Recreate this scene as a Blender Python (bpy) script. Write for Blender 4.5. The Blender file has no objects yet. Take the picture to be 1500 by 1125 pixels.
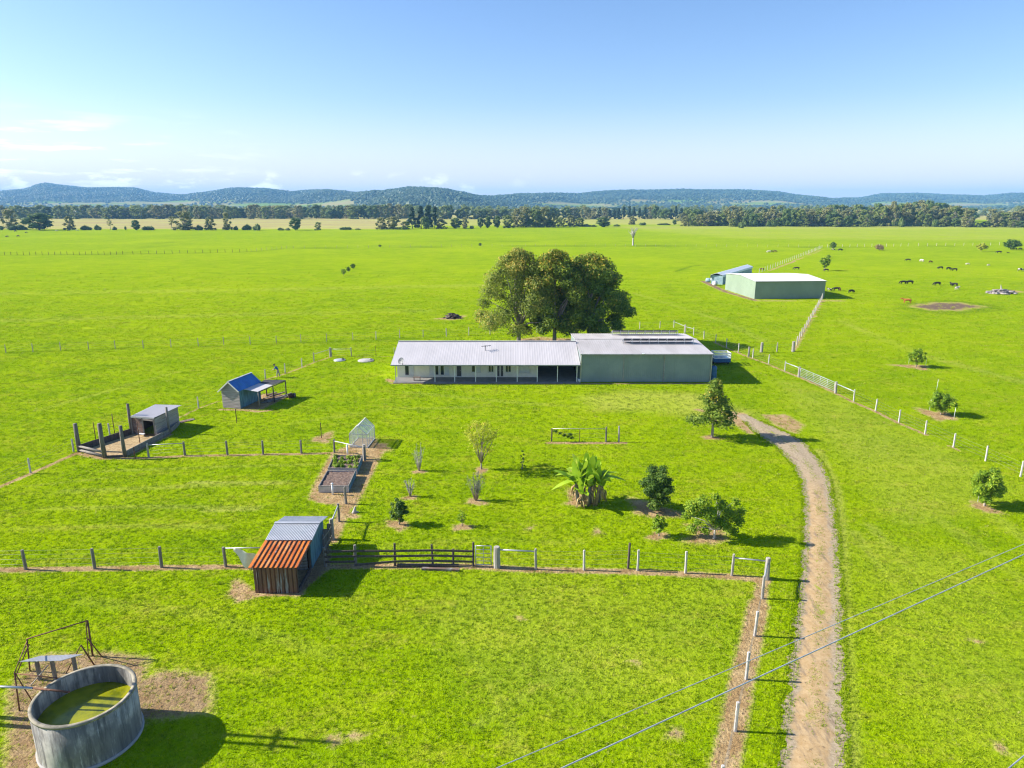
import bpy, math, random
import numpy as np
from mathutils import Vector, Matrix

# ------------------------------------------------------------------ basics
rad = math.radians
sc = bpy.context.scene
col = sc.collection
F, H = 1013.0, 22.0
PIT = math.atan((562.5 - 297) / F)
cP, sP = math.cos(PIT), math.sin(PIT)
SUN_AZ, SUN_EL = rad(174.5), rad(30.5)          # direction towards the sun (x-y angle, elevation)


def g(px, py, z=0.0):
    """ground point (survey of the photograph, 1500x1125 pixels)"""
    dx, u = px - 750.0, 562.5 - py
    dy, dz = F * cP + u * sP, -F * sP + u * cP
    t = (z - H) / dz
    return Vector((dx * t, dy * t, z))


def zat(p, py):
    s = (562.5 - py) / F
    k = (p[1] * sP - s * p[1] * cP) / (cP + s * sP)
    return H - k


def depth(p):
    return p[1] * cP + (H - p[2]) * sP


def smooth(a, b, x):
    t = np.clip((x - a) / (b - a), 0, 1)
    return t * t * (3 - 2 * t)


# ------------------------------------------------------------------ materials
def nt(name):
    m = bpy.data.materials.new(name)
    m.use_nodes = True
    n = m.node_tree.nodes
    b = n["Principled BSDF"]
    return m, m.node_tree, b


def N(t, kind, **kw):
    n = t.nodes.new(kind)
    for k, v in kw.items():
        if hasattr(n, k):
            setattr(n, k, v)
        else:
            n.inputs[k.replace('_', ' ')].default_value = v
    return n


def mixc(t, fac, a, b, mode='MIX'):
    n = t.nodes.new('ShaderNodeMix')
    n.data_type = 'RGBA'
    n.blend_type = mode
    for sock, v in ((n.inputs[0], fac), (n.inputs[6], a), (n.inputs[7], b)):
        if isinstance(v, bpy.types.NodeSocket):
            t.links.new(v, sock)
        elif isinstance(v, (tuple, list)):
            sock.default_value = (*v[:3], 1)
        else:
            sock.default_value = v
    return n.outputs[2]


def ramp(t, v, lo, hi):
    n = t.nodes.new('ShaderNodeMapRange')
    n.interpolation_type = 'SMOOTHSTEP'
    t.links.new(v, n.inputs[0])
    n.inputs[1].default_value, n.inputs[2].default_value = lo, hi
    return n.outputs[0]


def noise(t, vec, scale, detail=4, rough=.55):
    n = t.nodes.new('ShaderNodeTexNoise')
    n.inputs['Scale'].default_value = scale
    n.inputs['Detail'].default_value = detail
    n.inputs['Roughness'].default_value = rough
    if vec is not None:
        t.links.new(vec, n.inputs['Vector'])
    return n.outputs['Fac']


def stretch(t, vec, s):
    n = t.nodes.new('ShaderNodeMapping')
    n.inputs['Scale'].default_value = s
    t.links.new(vec, n.inputs['Vector'])
    return n.outputs[0]


def mat(name, c1, c2=None, scale=3.0, rough=.75, metal=0.0, spec=.35, bump=0.0, bscale=30, st=(1, 1, 1), lo=.35, hi=.65,
        c3=None, scale3=.8, lo3=.5, hi3=.7, st3=(1, 1, 1)):
    m, t, b = nt(name)
    tc = t.nodes.new('ShaderNodeTexCoord').outputs['Object']
    v = stretch(t, tc, st)
    b.inputs['Base Color'].default_value = (*c1, 1)
    b.inputs['Roughness'].default_value = rough
    b.inputs['Metallic'].default_value = metal
    b.inputs['Specular IOR Level'].default_value = spec
    if c2:
        c = mixc(t, ramp(t, noise(t, v, scale, 5, .6), lo, hi), c1, c2)
        if c3:
            c = mixc(t, ramp(t, noise(t, stretch(t, tc, st3), scale3, 5, .65), lo3, hi3), c, c3)
        t.links.new(c, b.inputs['Base Color'])
    if bump:
        bn = t.nodes.new('ShaderNodeBump')
        bn.inputs['Strength'].default_value = bump
        bn.inputs['Distance'].default_value = .03
        t.links.new(noise(t, v, bscale, 4), bn.inputs['Height'])
        t.links.new(bn.outputs[0], b.inputs['Normal'])
    return m


def foliage(name, dark, light, accent=None, trans=.42, rough=.55):
    """leaf material: 'tint' is a random value per leaf"""
    m, t, b = nt(name)
    a = N(t, 'ShaderNodeAttribute', attribute_name='tint')
    fac = a.outputs['Fac']
    c = mixc(t, fac, dark, light)
    if accent:
        c = mixc(t, ramp(t, fac, .74, .9), c, accent)
    t.links.new(c, b.inputs['Base Color'])
    b.inputs['Roughness'].default_value = rough
    b.inputs['Specular IOR Level'].default_value = .3
    if trans:
        tr = t.nodes.new('ShaderNodeBsdfTranslucent')
        t.links.new(c, tr.inputs[0])
        mx = t.nodes.new('ShaderNodeMixShader')
        mx.inputs[0].default_value = trans
        t.links.new(b.outputs[0], mx.inputs[1])
        t.links.new(tr.outputs[0], mx.inputs[2])
        t.links.new(mx.outputs[0], t.nodes['Material Output'].inputs[0])
    return m


G_MID, G_DK, G_YEL, G_LT = (.312, .442, .002), (.235, .372, .002), (.43, .44, .035), (.352, .472, .002)


def grass_color(t, pos):
    """pasture colour from the world position: shared by the turf and the tufts growing in it"""
    big = noise(t, pos, .02, 4, .6)
    mid = noise(t, stretch(t, pos, (1, 1.5, 1)), .13, 5, .62)
    sml = noise(t, pos, 1.3, 5, .68)
    c = mixc(t, ramp(t, mid, .30, .62), G_DK, G_MID)
    c = mixc(t, ramp(t, big, .42, .7), c, G_LT)
    dry = t.nodes.new('ShaderNodeMath')
    dry.operation = 'MULTIPLY'
    t.links.new(ramp(t, noise(t, stretch(t, pos, (.6, 1.3, 1)), .3, 6, .75), .46, .66), dry.inputs[0])
    t.links.new(ramp(t, sml, .3, .75), dry.inputs[1])
    c = mixc(t, dry.outputs[0], c, G_YEL)
    return c, sml


def ground_mat():
    m, t, b = nt('pasture')
    pos = t.nodes.new('ShaderNodeNewGeometry').outputs['Position']
    c, sml = grass_color(t, pos)
    fine = noise(t, pos, 7, 6, .75)
    c = mixc(t, ramp(t, fine, .42, .60), mixc(t, .36, c, (.07, .16, .001)), c)
    spk = noise(t, stretch(t, pos, (.7, 1, 1)), .55, 6, .8)
    c = mixc(t, ramp(t, spk, .58, .76), c, mixc(t, .28, c, (.08, .20, .001)))
    rough = noise(t, stretch(t, pos, (.8, 1, 1)), .27, 7, .72)
    c = mixc(t, ramp(t, rough, .52, .74), c, mixc(t, .30, c, (.10, .22, .001)))
    c = mixc(t, ramp(t, rough, .46, .30), c, mixc(t, .35, c, (.48, .56, .02)))
    pale = N(t, 'ShaderNodeAttribute', attribute_name='pale').outputs['Fac']
    c = mixc(t, pale, c, mixc(t, ramp(t, noise(t, pos, .05, 5), .3, .7), (.44, .50, .05), (.50, .45, .14)))
    c = mixc(t, 1.0, c, (.91, .90, .9), 'MULTIPLY')
    sy = t.nodes.new('ShaderNodeSeparateXYZ')
    t.links.new(pos, sy.inputs[0])
    tanf = t.nodes.new('ShaderNodeMath'); tanf.operation = 'MULTIPLY'
    t.links.new(pale, tanf.inputs[0]); t.links.new(ramp(t, sy.outputs['Y'], 570, 660), tanf.inputs[1])
    c = mixc(t, tanf.outputs[0], c, mixc(t, ramp(t, noise(t, stretch(t, pos, (.4, 1, 1)), .02, 5), .35, .65), (.36, .29, .13), (.40, .38, .12)))
    dark = N(t, 'ShaderNodeAttribute', attribute_name='lush').outputs['Fac']
    add0 = t.nodes.new('ShaderNodeMath')
    add0.operation = 'MULTIPLY'
    t.links.new(dark, add0.inputs[0])
    t.links.new(ramp(t, noise(t, pos, .9, 5, .7), .3, .6), add0.inputs[1])
    c = mixc(t, add0.outputs[0], c, (.06, .14, .006))
    dirt = N(t, 'ShaderNodeAttribute', attribute_name='dirt').outputs['Fac']
    # ragged edge: dirt + noise against a threshold
    ad = t.nodes.new('ShaderNodeMath')
    ad.operation = 'MULTIPLY_ADD'
    t.links.new(noise(t, pos, 2.6, 6, .75), ad.inputs[0])
    ad.inputs[1].default_value = 1.1
    t.links.new(dirt, ad.inputs[2])
    fac = ramp(t, ad.outputs[0], .84, 1.16)
    c = mixc(t, ramp(t, ad.outputs[0], .58, .98), c, mixc(t, ramp(t, fine, .4, .6), (.30, .30, .05), (.47, .40, .14)))
    soil = mixc(t, ramp(t, noise(t, pos, 1.1, 6, .7), .35, .65), (.33, .21, .09), (.50, .36, .18))
    soil = mixc(t, ramp(t, noise(t, pos, 9, 5, .7), .48, .68), soil, (.15, .10, .055))
    mud = N(t, 'ShaderNodeAttribute', attribute_name='mud').outputs['Fac']
    soil = mixc(t, mud, soil, mixc(t, ramp(t, fine, .35, .6), (.10, .065, .045), (.21, .15, .11)))
    c = mixc(t, fac, c, soil)
    t.links.new(c, b.inputs['Base Color'])
    b.inputs['Roughness'].default_value = 1
    b.inputs['Specular IOR Level'].default_value = 0
    bn = t.nodes.new('ShaderNodeBump')
    bn.inputs['Strength'].default_value = .9
    bn.inputs['Distance'].default_value = .16
    s = t.nodes.new('ShaderNodeMath')
    s.operation = 'ADD'
    t.links.new(sml, s.inputs[0])
    t.links.new(noise(t, pos, 5, 5, .7), s.inputs[1])
    t.links.new(s.outputs[0], bn.inputs['Height'])
    t.links.new(bn.outputs[0], b.inputs['Normal'])
    return m


def tuft_mat():
    m, t, b = nt('grass_blades')
    pos = t.nodes.new('ShaderNodeNewGeometry').outputs['Position']
    c, _ = grass_color(t, pos)
    tint = N(t, 'ShaderNodeAttribute', attribute_name='tint').outputs['Fac']
    c = mixc(t, ramp(t, tint, .0, .55), mixc(t, .72, c, (.055, .15, .001)), c)
    c = mixc(t, ramp(t, tint, .62, .98), c, (.50, .58, .012))
    dry = N(t, 'ShaderNodeAttribute', attribute_name='dry').outputs['Fac']
    c = mixc(t, dry, c, mixc(t, tint, (.30, .31, .04), (.56, .52, .17)))
    t.links.new(c, b.inputs['Base Color'])
    b.inputs['Roughness'].default_value = .8
    b.inputs['Specular IOR Level'].default_value = .04
    tr = t.nodes.new('ShaderNodeBsdfTranslucent')
    t.links.new(c, tr.inputs[0])
    mx = t.nodes.new('ShaderNodeMixShader')
    mx.inputs[0].default_value = .4
    t.links.new(b.outputs[0], mx.inputs[1])
    t.links.new(tr.outputs[0], mx.inputs[2])
    t.links.new(mx.outputs[0], t.nodes['Material Output'].inputs[0])
    return m


def drive_mat():
    m, t, b = nt('gravel_track')
    pos = t.nodes.new('ShaderNodeNewGeometry').outputs['Position']
    u = N(t, 'ShaderNodeAttribute', attribute_name='across').outputs['Fac']
    wob = t.nodes.new('ShaderNodeMath')
    wob.operation = 'MULTIPLY_ADD'
    t.links.new(noise(t, pos, .8, 5, .7), wob.inputs[0])
    wob.inputs[1].default_value = .5
    t.links.new(u, wob.inputs[2])
    mid = ramp(t, wob.outputs[0], .55, .78)
    sepy = t.nodes.new('ShaderNodeSeparateXYZ')
    t.links.new(pos, sepy.inputs[0])
    mm = t.nodes.new('ShaderNodeMath'); mm.operation = 'MULTIPLY'
    t.links.new(mid, mm.inputs[0]); t.links.new(ramp(t, sepy.outputs['Y'], 58, 46), mm.inputs[1])
    mid = mm.outputs[0]
    gravel = mixc(t, ramp(t, noise(t, pos, 6, 6, .75), .35, .65), (.29, .225, .14), (.43, .345, .23))
    sand = mixc(t, ramp(t, noise(t, pos, 2.5, 6, .75), .3, .7), (.38, .25, .115), (.50, .36, .195))
    c = mixc(t, mid, gravel, sand)
    c = mixc(t, ramp(t, noise(t, stretch(t, pos, (1.6, .35, 1)), 1.3, 6, .7), .5, .72), c, (.24, .18, .12))
    c = mixc(t, ramp(t, noise(t, pos, 3.5, 6, .75), .56, .7), c, (.17, .12, .075))
    gr = t.nodes.new('ShaderNodeMath'); gr.operation = 'MULTIPLY'
    t.links.new(ramp(t, noise(t, stretch(t, pos, (1, .5, 1)), .9, 6, .75), .56, .66), gr.inputs[0]); t.links.new(ramp(t, u, .70, .9), gr.inputs[1])
    c = mixc(t, gr.outputs[0], c, (.27, .30, .03))
    b.inputs['Roughness'].default_value = .95
    b.inputs['Specular IOR Level'].default_value = .1
    t.links.new(c, b.inputs['Base Color'])
    bn = t.nodes.new('ShaderNodeBump')
    bn.inputs['Strength'].default_value = .6
    bn.inputs['Distance'].default_value = .03
    t.links.new(noise(t, pos, 9, 5, .8), bn.inputs['Height'])
    t.links.new(bn.outputs[0], b.inputs['Normal'])
    return m


MT = {}


def mats():
    A = MT
    A['roof_white'] = mat('white_roof_sheet', (.52, .49, .487), (.46, .435, .432), .35, .5, 0, .4, st=(1, .3, 1), c3=(.43, .40, .395), scale3=2.5, lo3=.62, hi3=.9, st3=(1, .15, 1))
    A['roof_shed'] = mat('weathered_roof_sheet', (.47, .445, .435), (.39, .365, .355), .5, .55, 0, .4, st=(1, .3, 1), c3=(.30, .27, .25), scale3=2.2, lo3=.55, hi3=.8, st3=(1, .12, 1))
    A['wall_cream'] = mat('cream_wall', (.86, .82, .66), (.79, .75, .60), 1.2, .7)
    A['wall_sage'] = mat('grey_green_sheet', (.235, .29, .28), (.19, .24, .235), .4, .5, 0, .4, c3=(.19, .23, .215), scale3=.9, lo3=.55, hi3=.8, st3=(1, 1, .15))
    A['wall_far'] = mat('pale_green_sheet', (.235, .30, .225), (.21, .27, .20), .3, .55)
    A['trim'] = mat('cream_trim', (.70, .69, .64), (.6, .59, .54), 3, .6)
    A['gutter'] = mat('grey_gutter', (.36, .36, .35), (.26, .26, .25), 2, .5)
    A['concrete'] = mat('concrete', (.42, .40, .37), (.33, .31, .28), 1.5, .9, bump=.2)
    A['dish'] = mat('dark_dish', (.10, .115, .13), (.08, .09, .1), 4, .5)
    A['slab'] = mat('verandah_slab', (.24, .23, .22), (.19, .185, .18), 1.5, .9)
    A['glass'] = mat('dark_window', (.02, .03, .035), None, rough=.12, spec=.6)
    A['blind'] = mat('window_blind', (.66, .68, .66), (.58, .6, .58), 2, .7)
    A['door'] = mat('dark_door', (.07, .065, .06), (.11, .1, .09), 3, .6)
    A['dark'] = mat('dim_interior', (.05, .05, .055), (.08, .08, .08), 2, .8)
    A['solar'] = mat('solar_cell', (.018, .03, .07), (.03, .05, .1), 8, .2, 0, .6)
    A['alu'] = mat('aluminium', (.6, .61, .62), None, rough=.4, metal=.6)
    A['galv'] = mat('galvanised_sheet', (.52, .52, .525), (.40, .41, .42), 1.6, .45, .35, .4, c3=(.50, .50, .50), scale3=.8, lo3=.5, hi3=.65)
    A['rust'] = mat('orange_rust', (.62, .19, .03), (.42, .105, .022), 1.6, .85, 0, .2, st=(1, .25, 1), c3=(.58, .30, .12), scale3=2.4, lo3=.5, hi3=.7, st3=(1, .3, 1))
    A['rustdk_ribshade'] = mat('dark_rust_and_rib_shade', (.13, .055, .03), (.075, .04, .028), 2.5, .9, 0, .2, st=(1, 1, .2), c3=(.26, .25, .26), scale3=2.2, lo3=.56, hi3=.68, st3=(2.2, 2, .25))
    A['rustwall'] = mat('brown_rusted_sheet', (.25, .125, .075), (.15, .085, .06), 2.5, .9, 0, .2, st=(1, 1, .2), c3=(.33, .31, .31), scale3=2.2, lo3=.54, hi3=.66, st3=(2.4, 2, .2))
    A['ruststeel'] = mat('rusty_steel', (.19, .085, .045), (.10, .05, .032), 4, .85, .1, c3=(.30, .15, .09), scale3=6)
    A['timber_grey'] = mat('weathered_timber', (.26, .235, .205), (.16, .14, .12), 3, .9, bump=.4, st=(4, 4, .4), bscale=14)
    A['timber_post'] = mat('old_split_post', (.20, .175, .14), (.11, .095, .075), 3, .9, bump=.4, st=(4, 4, .4), bscale=14)
    A['timber_dark'] = mat('dark_timber', (.12, .095, .075), (.07, .055, .045), 3, .9, bump=.4, st=(4, 4, .4), bscale=14)
    A['timber_brown'] = mat('brown_timber', (.21, .125, .085), (.12, .085, .07), 4, .9, bump=.3, st=(.4, .4, 4), bscale=12, c3=(.27, .26, .25), scale3=2.5)
    A['board'] = mat('weatherboard', (.40, .36, .33), (.27, .23, .21), 2.5, .85, st=(.35, .35, 7), bump=.3, bscale=10, c3=(.17, .14, .12), scale3=3.5, lo3=.58, hi3=.75, st3=(.4, .4, 6))
    A['post_white'] = mat('pale_concrete_post', (.56, .52, .48), (.40, .37, .34), 5, .85, bump=.3, st=(1, 1, .4))
    A['post_grey'] = mat('grey_timber_post', (.42, .39, .345), (.26, .235, .2), 3, .9, bump=.4, st=(4, 4, .5), bscale=12)
    A['wire'] = mat('fence_wire', (.30, .29, .27), None, rough=.5, metal=.5)
    A['pipe'] = mat('galvanised_pipe', (.52, .53, .54), (.4, .41, .42), 3, .45, .4)
    A['blue_roof'] = mat('blue_roof_sheet', (.05, .19, .50), (.04, .15, .40), 1.2, .45, 0, .4, c3=(.05, .2, .36), scale3=1.5)
    A['teal_wall'] = mat('faded_teal_board', (.12, .25, .31), (.07, .14, .18), 2.5, .8, st=(3, 3, .4))
    A['poly'] = mat('clouded_plastic', (.68, .73, .68), (.58, .64, .6), 2, .35)
    A['soil'] = mat('brown_soil', (.20, .135, .10), (.10, .065, .05), 5, .98, bump=.8, bscale=9, c3=(.33, .25, .18), scale3=7, lo3=.55, hi3=.7)
    A['straw'] = mat('straw', (.46, .34, .17), (.30, .20, .09), 5, .95, bump=.6, bscale=12)
    A['pvc'] = mat('white_plastic', (.78, .78, .76), None, rough=.5)
    A['tarp'] = mat('cream_canvas', (.92, .86, .68), (.84, .77, .58), 3, .9)
    A['wrap'] = mat('white_wrap', (.72, .74, .74), (.62, .65, .66), 2, .4)
    A['bale_side'] = mat('blue_grey_wrap', (.30, .42, .47), (.22, .33, .38), 2, .5)
    A['log_grey'] = mat('grey_log', (.44, .39, .37), (.20, .17, .16), 1.2, .9)
    A['bark'] = mat('pale_bark', (.36, .31, .25), (.20, .165, .13), 3, .9, st=(1, 1, .4), bump=.4, bscale=9)
    A['bark_dk'] = mat('brown_bark', (.13, .10, .075), (.08, .062, .05), 3, .9, st=(1, 1, .4), bump=.4, bscale=9)
    A['deadwood'] = mat('bleached_wood', (.50, .46, .41), (.36, .33, .30), 2, .9)
    A['tank'] = tank_mat()
    A['rim'] = mat('mossy_concrete_rim', (.33, .295, .215), (.18, .165, .12), 3, .9, bump=.3)
    A['slime'] = mat('algae_water', (.31, .305, .005), (.22, .235, .005), 1.4, .18, 0, .4, c3=(.10, .125, .006), scale3=.6, lo3=.45, hi3=.65)
    A['blue'] = mat('blue_paint', (.03, .13, .30), (.025, .09, .22), 3, .5)
    A['rubber'] = mat('tyre_rubber', (.02, .02, .02), None, rough=.8)
    A['brick_red'] = mat('clay_red', (.28, .10, .07), (.20, .07, .05), 5, .9)
    # foliage
    A['f_big'] = foliage('broad_leaf', (.09, .16, .012), (.37, .44, .042), (.62, .44, .06))
    A['f_big_b'] = foliage('dark_broad_leaf', (.08, .16, .012), (.33, .42, .042), (.58, .46, .065))
    A['f_olive'] = foliage('olive_leaf', (.13, .19, .022), (.43, .47, .075), (.64, .47, .09))
    A['f_green'] = foliage('citrus_leaf', (.10, .21, .008), (.36, .50, .022), (.55, .58, .045))
    A['f_dark'] = foliage('glossy_dark_leaf', (.04, .10, .012), (.16, .27, .03), (.30, .38, .05))
    A['f_yel'] = foliage('yellow_green_leaf', (.26, .31, .015), (.62, .64, .05), (.74, .60, .09))
    A['f_grey'] = foliage('silver_leaf', (.15, .18, .10), (.31, .34, .22))
    A['f_ban'] = foliage('banana_leaf', (.20, .38, .012), (.47, .62, .04), (.60, .60, .12), .35)
    A['f_dead'] = foliage('dead_leaf', (.20, .12, .06), (.42, .30, .17))
    A['f_gum'] = foliage('gum_leaf', (.16, .18, .05), (.44, .42, .16), (.56, .45, .22))
    A['f_gum_b'] = foliage('green_gum_leaf', (.13, .19, .035), (.36, .40, .09))
    A['f_wood'] = foliage('woodland_leaf', (.075, .14, .025), (.24, .30, .06))
    A['f_conif'] = foliage('conifer_leaf', (.022, .06, .028), (.075, .135, .055))
    A['f_hill'] = foliage('hill_forest_leaf', (.035, .075, .028), (.085, .115, .05), None, 0)
    # hides, cloth
    A['hide_black'] = mat('black_hide', (.012, .011, .011), (.022, .02, .018), 3, .7)
    A['hide_white'] = mat('cream_hide', (.62, .57, .48), (.55, .48, .4), 3, .8)
    A['hide_brown'] = mat('brown_hide', (.15, .065, .03), (.1, .045, .02), 3, .8)
    A['hide_orange'] = mat('ginger_hide', (.50, .17, .045), (.42, .13, .03), 3, .8)
    A['hide_pied'] = mat('pied_hide', (.02, .018, .018), (.65, .6, .52), 1.1, .8, lo=.49, hi=.51)
    A['skin'] = mat('skin', (.5, .3, .21), None, rough=.6)
    A['shirt'] = mat('blue_shirt', (.035, .12, .34), (.03, .09, .27), 6, .9)
    A['trouser'] = mat('grey_trousers', (.30, .28, .27), (.22, .2, .2), 6, .9)
    A['hat'] = mat('dark_hat', (.03, .03, .035), None, rough=.9)


def tank_mat():
    m, t, b = nt('stained_concrete')
    tc = t.nodes.new('ShaderNodeTexCoord').outputs['Object']
    c = mixc(t, ramp(t, noise(t, tc, 1.0, 6, .65), .35, .65), (.50, .465, .40), (.29, .275, .25))
    c = mixc(t, ramp(t, noise(t, stretch(t, tc, (1, 1, .55)), .75, 5, .6), .46, .62), c, (.17, .16, .15))
    st = noise(t, stretch(t, tc, (1.6, 1.6, .16)), 1.5, 6, .7)
    c = mixc(t, mixc(t, ramp(t, st, .42, .62), (0, 0, 0), (.88, .88, .88)), c, (.09, .085, .08))
    c = mixc(t, ramp(t, noise(t, stretch(t, tc, (2.6, 2.6, .3)), 1.3, 5, .7), .56, .74), c, (.52, .52, .50))
    t.links.new(c, b.inputs['Base Color'])
    b.inputs['Roughness'].default_value = .9
    bn = t.nodes.new('ShaderNodeBump')
    bn.inputs['Strength'].default_value = .3
    bn.inputs['Distance'].default_value = .03
    t.links.new(noise(t, tc, 9, 5, .7), bn.inputs['Height'])
    t.links.new(bn.outputs[0], b.inputs['Normal'])
    return m


mats()


# ------------------------------------------------------------------ objects
def tag(o, label=None, cat=None, group=None, kind=None):
    for k, v in (('label', label), ('category', cat), ('group', group), ('kind', kind)):
        if v:
            o[k] = v
    return o


def empty(name, loc, label=None, cat=None, group=None, rz=0.0):
    o = bpy.data.objects.new(name, None)
    o.empty_display_size = .3
    o.location = loc
    o.rotation_euler.z = rz
    col.objects.link(o)
    return tag(o, label, cat, group)


def wloc(o):
    v = Vector((0, 0, 0))
    while o is not None:
        v += Vector(o.location)
        o = o.parent
    return v


def put(me, name, parent=None, loc=(0, 0, 0)):
    o = bpy.data.objects.new(name, me)
    o.location = loc
    o.parent = parent
    col.objects.link(o)
    return o


def copy_tree(o, parent=None):
    c = o.copy()
    col.objects.link(c)
    c.parent = parent
    for ch in list(o.children):
        copy_tree(ch, c)
    return c


class MB:
    def __init__(s):
        s.v, s.f, s.m, s.sm = [], [], [], []

    def add(s, vs, fs, mi=0, smooth_=False):
        k = len(s.v)
        s.v += [tuple(v) for v in vs]
        for f in fs:
            s.f.append(tuple(i + k for i in f))
            s.m.append(mi)
            s.sm.append(smooth_)
        return s

    def hexa(s, b, t_, mi=0):
        """4 bottom + 4 top points, counter-clockwise from above"""
        return s.add(list(b) + list(t_), [(3, 2, 1, 0), (4, 5, 6, 7), (0, 1, 5, 4), (1, 2, 6, 5), (2, 3, 7, 6), (3, 0, 4, 7)], mi)

    def box(s, x0, x1, y0, y1, z0, z1, mi=0):
        b = [(x0, y0), (x1, y0), (x1, y1), (x0, y1)]
        return s.hexa([(*p, z0) for p in b], [(*p, z1) for p in b], mi)

    def bar(s, p, q, w, h=None, mi=0, up=(0, 0, 1)):
        p, q = Vector(p), Vector(q)
        h = h or w
        d = (q - p).normalized()
        u = Vector(up)
        if abs(d.dot(u)) > .95:
            u = Vector((0, 1, 0))
        a = d.cross(u).normalized() * (w / 2)
        c = a.cross(d).normalized() * (h / 2)
        vs = [p - a - c, p + a - c, p + a + c, p - a + c, q - a - c, q + a - c, q + a + c, q - a + c]
        return s.add(vs, [(0, 1, 2, 3), (7, 6, 5, 4), (0, 4, 5, 1), (1, 5, 6, 2), (2, 6, 7, 3), (3, 7, 4, 0)], mi)

    def tube(s, pts, rs, seg=8, mi=0, caps=True):
        pts = [Vector(p) for p in pts]
        if not isinstance(rs, (list, tuple)):
            rs = [rs] * len(pts)
        k = len(pts)
        ring = []
        ref = None
        for i, p in enumerate(pts):
            d = (pts[min(i + 1, k - 1)] - pts[max(i - 1, 0)]).normalized()
            if ref is None:
                ref = Vector((1, 0, 0)) if abs(d.x) < .8 else Vector((0, 1, 0))
            a = (ref - d * ref.dot(d)).normalized()
            ref = a
            b = d.cross(a)
            ring.append([p + (a * math.cos(2 * math.pi * j / seg) + b * math.sin(2 * math.pi * j / seg)) * rs[i] for j in range(seg)])
        vs = [v for r in ring for v in r]
        fs = [(i * seg + j, i * seg + (j + 1) % seg, (i + 1) * seg + (j + 1) % seg, (i + 1) * seg + j) for i in range(k - 1) for j in range(seg)]
        if caps:
            fs += [tuple(range(seg))[::-1], tuple((k - 1) * seg + j for j in range(seg))]
        return s.add(vs, fs, mi, True)

    def lathe(s, prof, c=(0, 0, 0), seg=32, mi=0, close=False):
        c = Vector(c)
        k = len(prof)
        vs = [c + Vector((r * math.cos(2 * math.pi * j / seg), r * math.sin(2 * math.pi * j / seg), z)) for r, z in prof for j in range(seg)]
        fs = [(i * seg + j, i * seg + (j + 1) % seg, (i + 1) * seg + (j + 1) % seg, (i + 1) * seg + j) for i in range(k - 1) for j in range(seg)]
        return s.add(vs, fs, mi, True)

    def prism(s, poly, off, mi=0):
        """closed polygon (3d points) extruded by off"""
        off = Vector(off)
        k = len(poly)
        p = [Vector(v) for v in poly]
        vs = p + [v + off for v in p]
        fs = [tuple(range(k))[::-1], tuple(range(k, 2 * k))] + [(i, (i + 1) % k, (i + 1) % k + k, i + k) for i in range(k)]
        return s.add(vs, fs, mi)

    def sheet(s, a, b, c, d, ribs, amp=.025, th=.02, mi=0, prof='trap', rib_mi=None):
        """ribbed roof sheet: a->b along the eave, d->c along the ridge; the ribs run a->d"""
        a, b, c, d = map(Vector, (a, b, c, d))
        n = (b - a).cross(d - a).normalized()
        if n.z < 0:
            n = -n
        us = []
        for i in range(ribs):
            if prof == 'trap':
                us += [(i, 0), (i + .62, 0), (i + .72, 1), (i + .9, 1)]
            else:
                us += [(i, 0), (i + .25, .5), (i + .5, 1), (i + .75, .5)]
        us.append((ribs, 0))
        k = len(us)
        vs = []
        for lay in (0, -th):
            for u, hgt in us:
                w = u / ribs
                o = n * (hgt * amp + lay)
                vs += [a.lerp(b, w) + o, d.lerp(c, w) + o]
        fs = []
        for i in range(k - 1):
            fs.append((2 * i, 2 * i + 2, 2 * i + 3, 2 * i + 1))
            o = 2 * k
            fs.append((o + 2 * i + 1, o + 2 * i + 3, o + 2 * i + 2, o + 2 * i))
            fs.append((2 * i, o + 2 * i, o + 2 * i + 2, 2 * i + 2))
            fs.append((2 * i + 1, 2 * i + 3, o + 2 * i + 3, o + 2 * i + 1))
        fs += [(0, 1, 2 * k + 1, 2 * k), (2 * k - 2, 4 * k - 2, 4 * k - 1, 2 * k - 1)]
        s.add(vs, fs, mi)
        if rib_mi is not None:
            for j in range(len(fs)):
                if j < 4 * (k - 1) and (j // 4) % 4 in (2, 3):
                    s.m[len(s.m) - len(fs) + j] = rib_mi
        return s

    def build(s, name, m, parent=None, origin=None):
        """world coordinates; the object is placed at its parent's origin (or at origin)"""
        me = bpy.data.meshes.new(name)
        o3 = wloc(parent) if parent is not None else Vector(origin or (0, 0, 0))
        me.from_pydata([(v[0] - o3.x, v[1] - o3.y, v[2] - o3.z) for v in s.v], [], s.f)
        for x in (m if isinstance(m, (list, tuple)) else [m]):
            me.materials.append(MT[x] if isinstance(x, str) else x)
        me.polygons.foreach_set('material_index', s.m)
        me.polygons.foreach_set('use_smooth', s.sm)
        me.validate()
        me.update()
        return put(me, name, parent, o3 if parent is None else (0, 0, 0))


def npmesh(name, V, T, m, attrs=None, smooth_=False):
    me = bpy.data.meshes.new(name)
    V = np.ascontiguousarray(V, np.float32)
    T = np.ascontiguousarray(T, np.int32)
    k = T.shape[1]
    me.vertices.add(len(V))
    me.vertices.foreach_set('co', V.ravel())
    me.loops.add(T.size)
    me.loops.foreach_set('vertex_index', T.ravel())
    me.polygons.add(len(T))
    me.polygons.foreach_set('loop_start', np.arange(0, T.size, k, dtype=np.int32))
    me.polygons.foreach_set('loop_total', np.full(len(T), k, np.int32))
    me.polygons.foreach_set('use_smooth', np.full(len(T), smooth_, bool))
    for an, av in (attrs or {}).items():
        at = me.attributes.new(an, 'FLOAT', 'POINT')
        at.data.foreach_set('value', np.ascontiguousarray(av, np.float32))
    me.materials.append(MT[m] if isinstance(m, str) else m)
    me.update(calc_edges=True)
    return me


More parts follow.
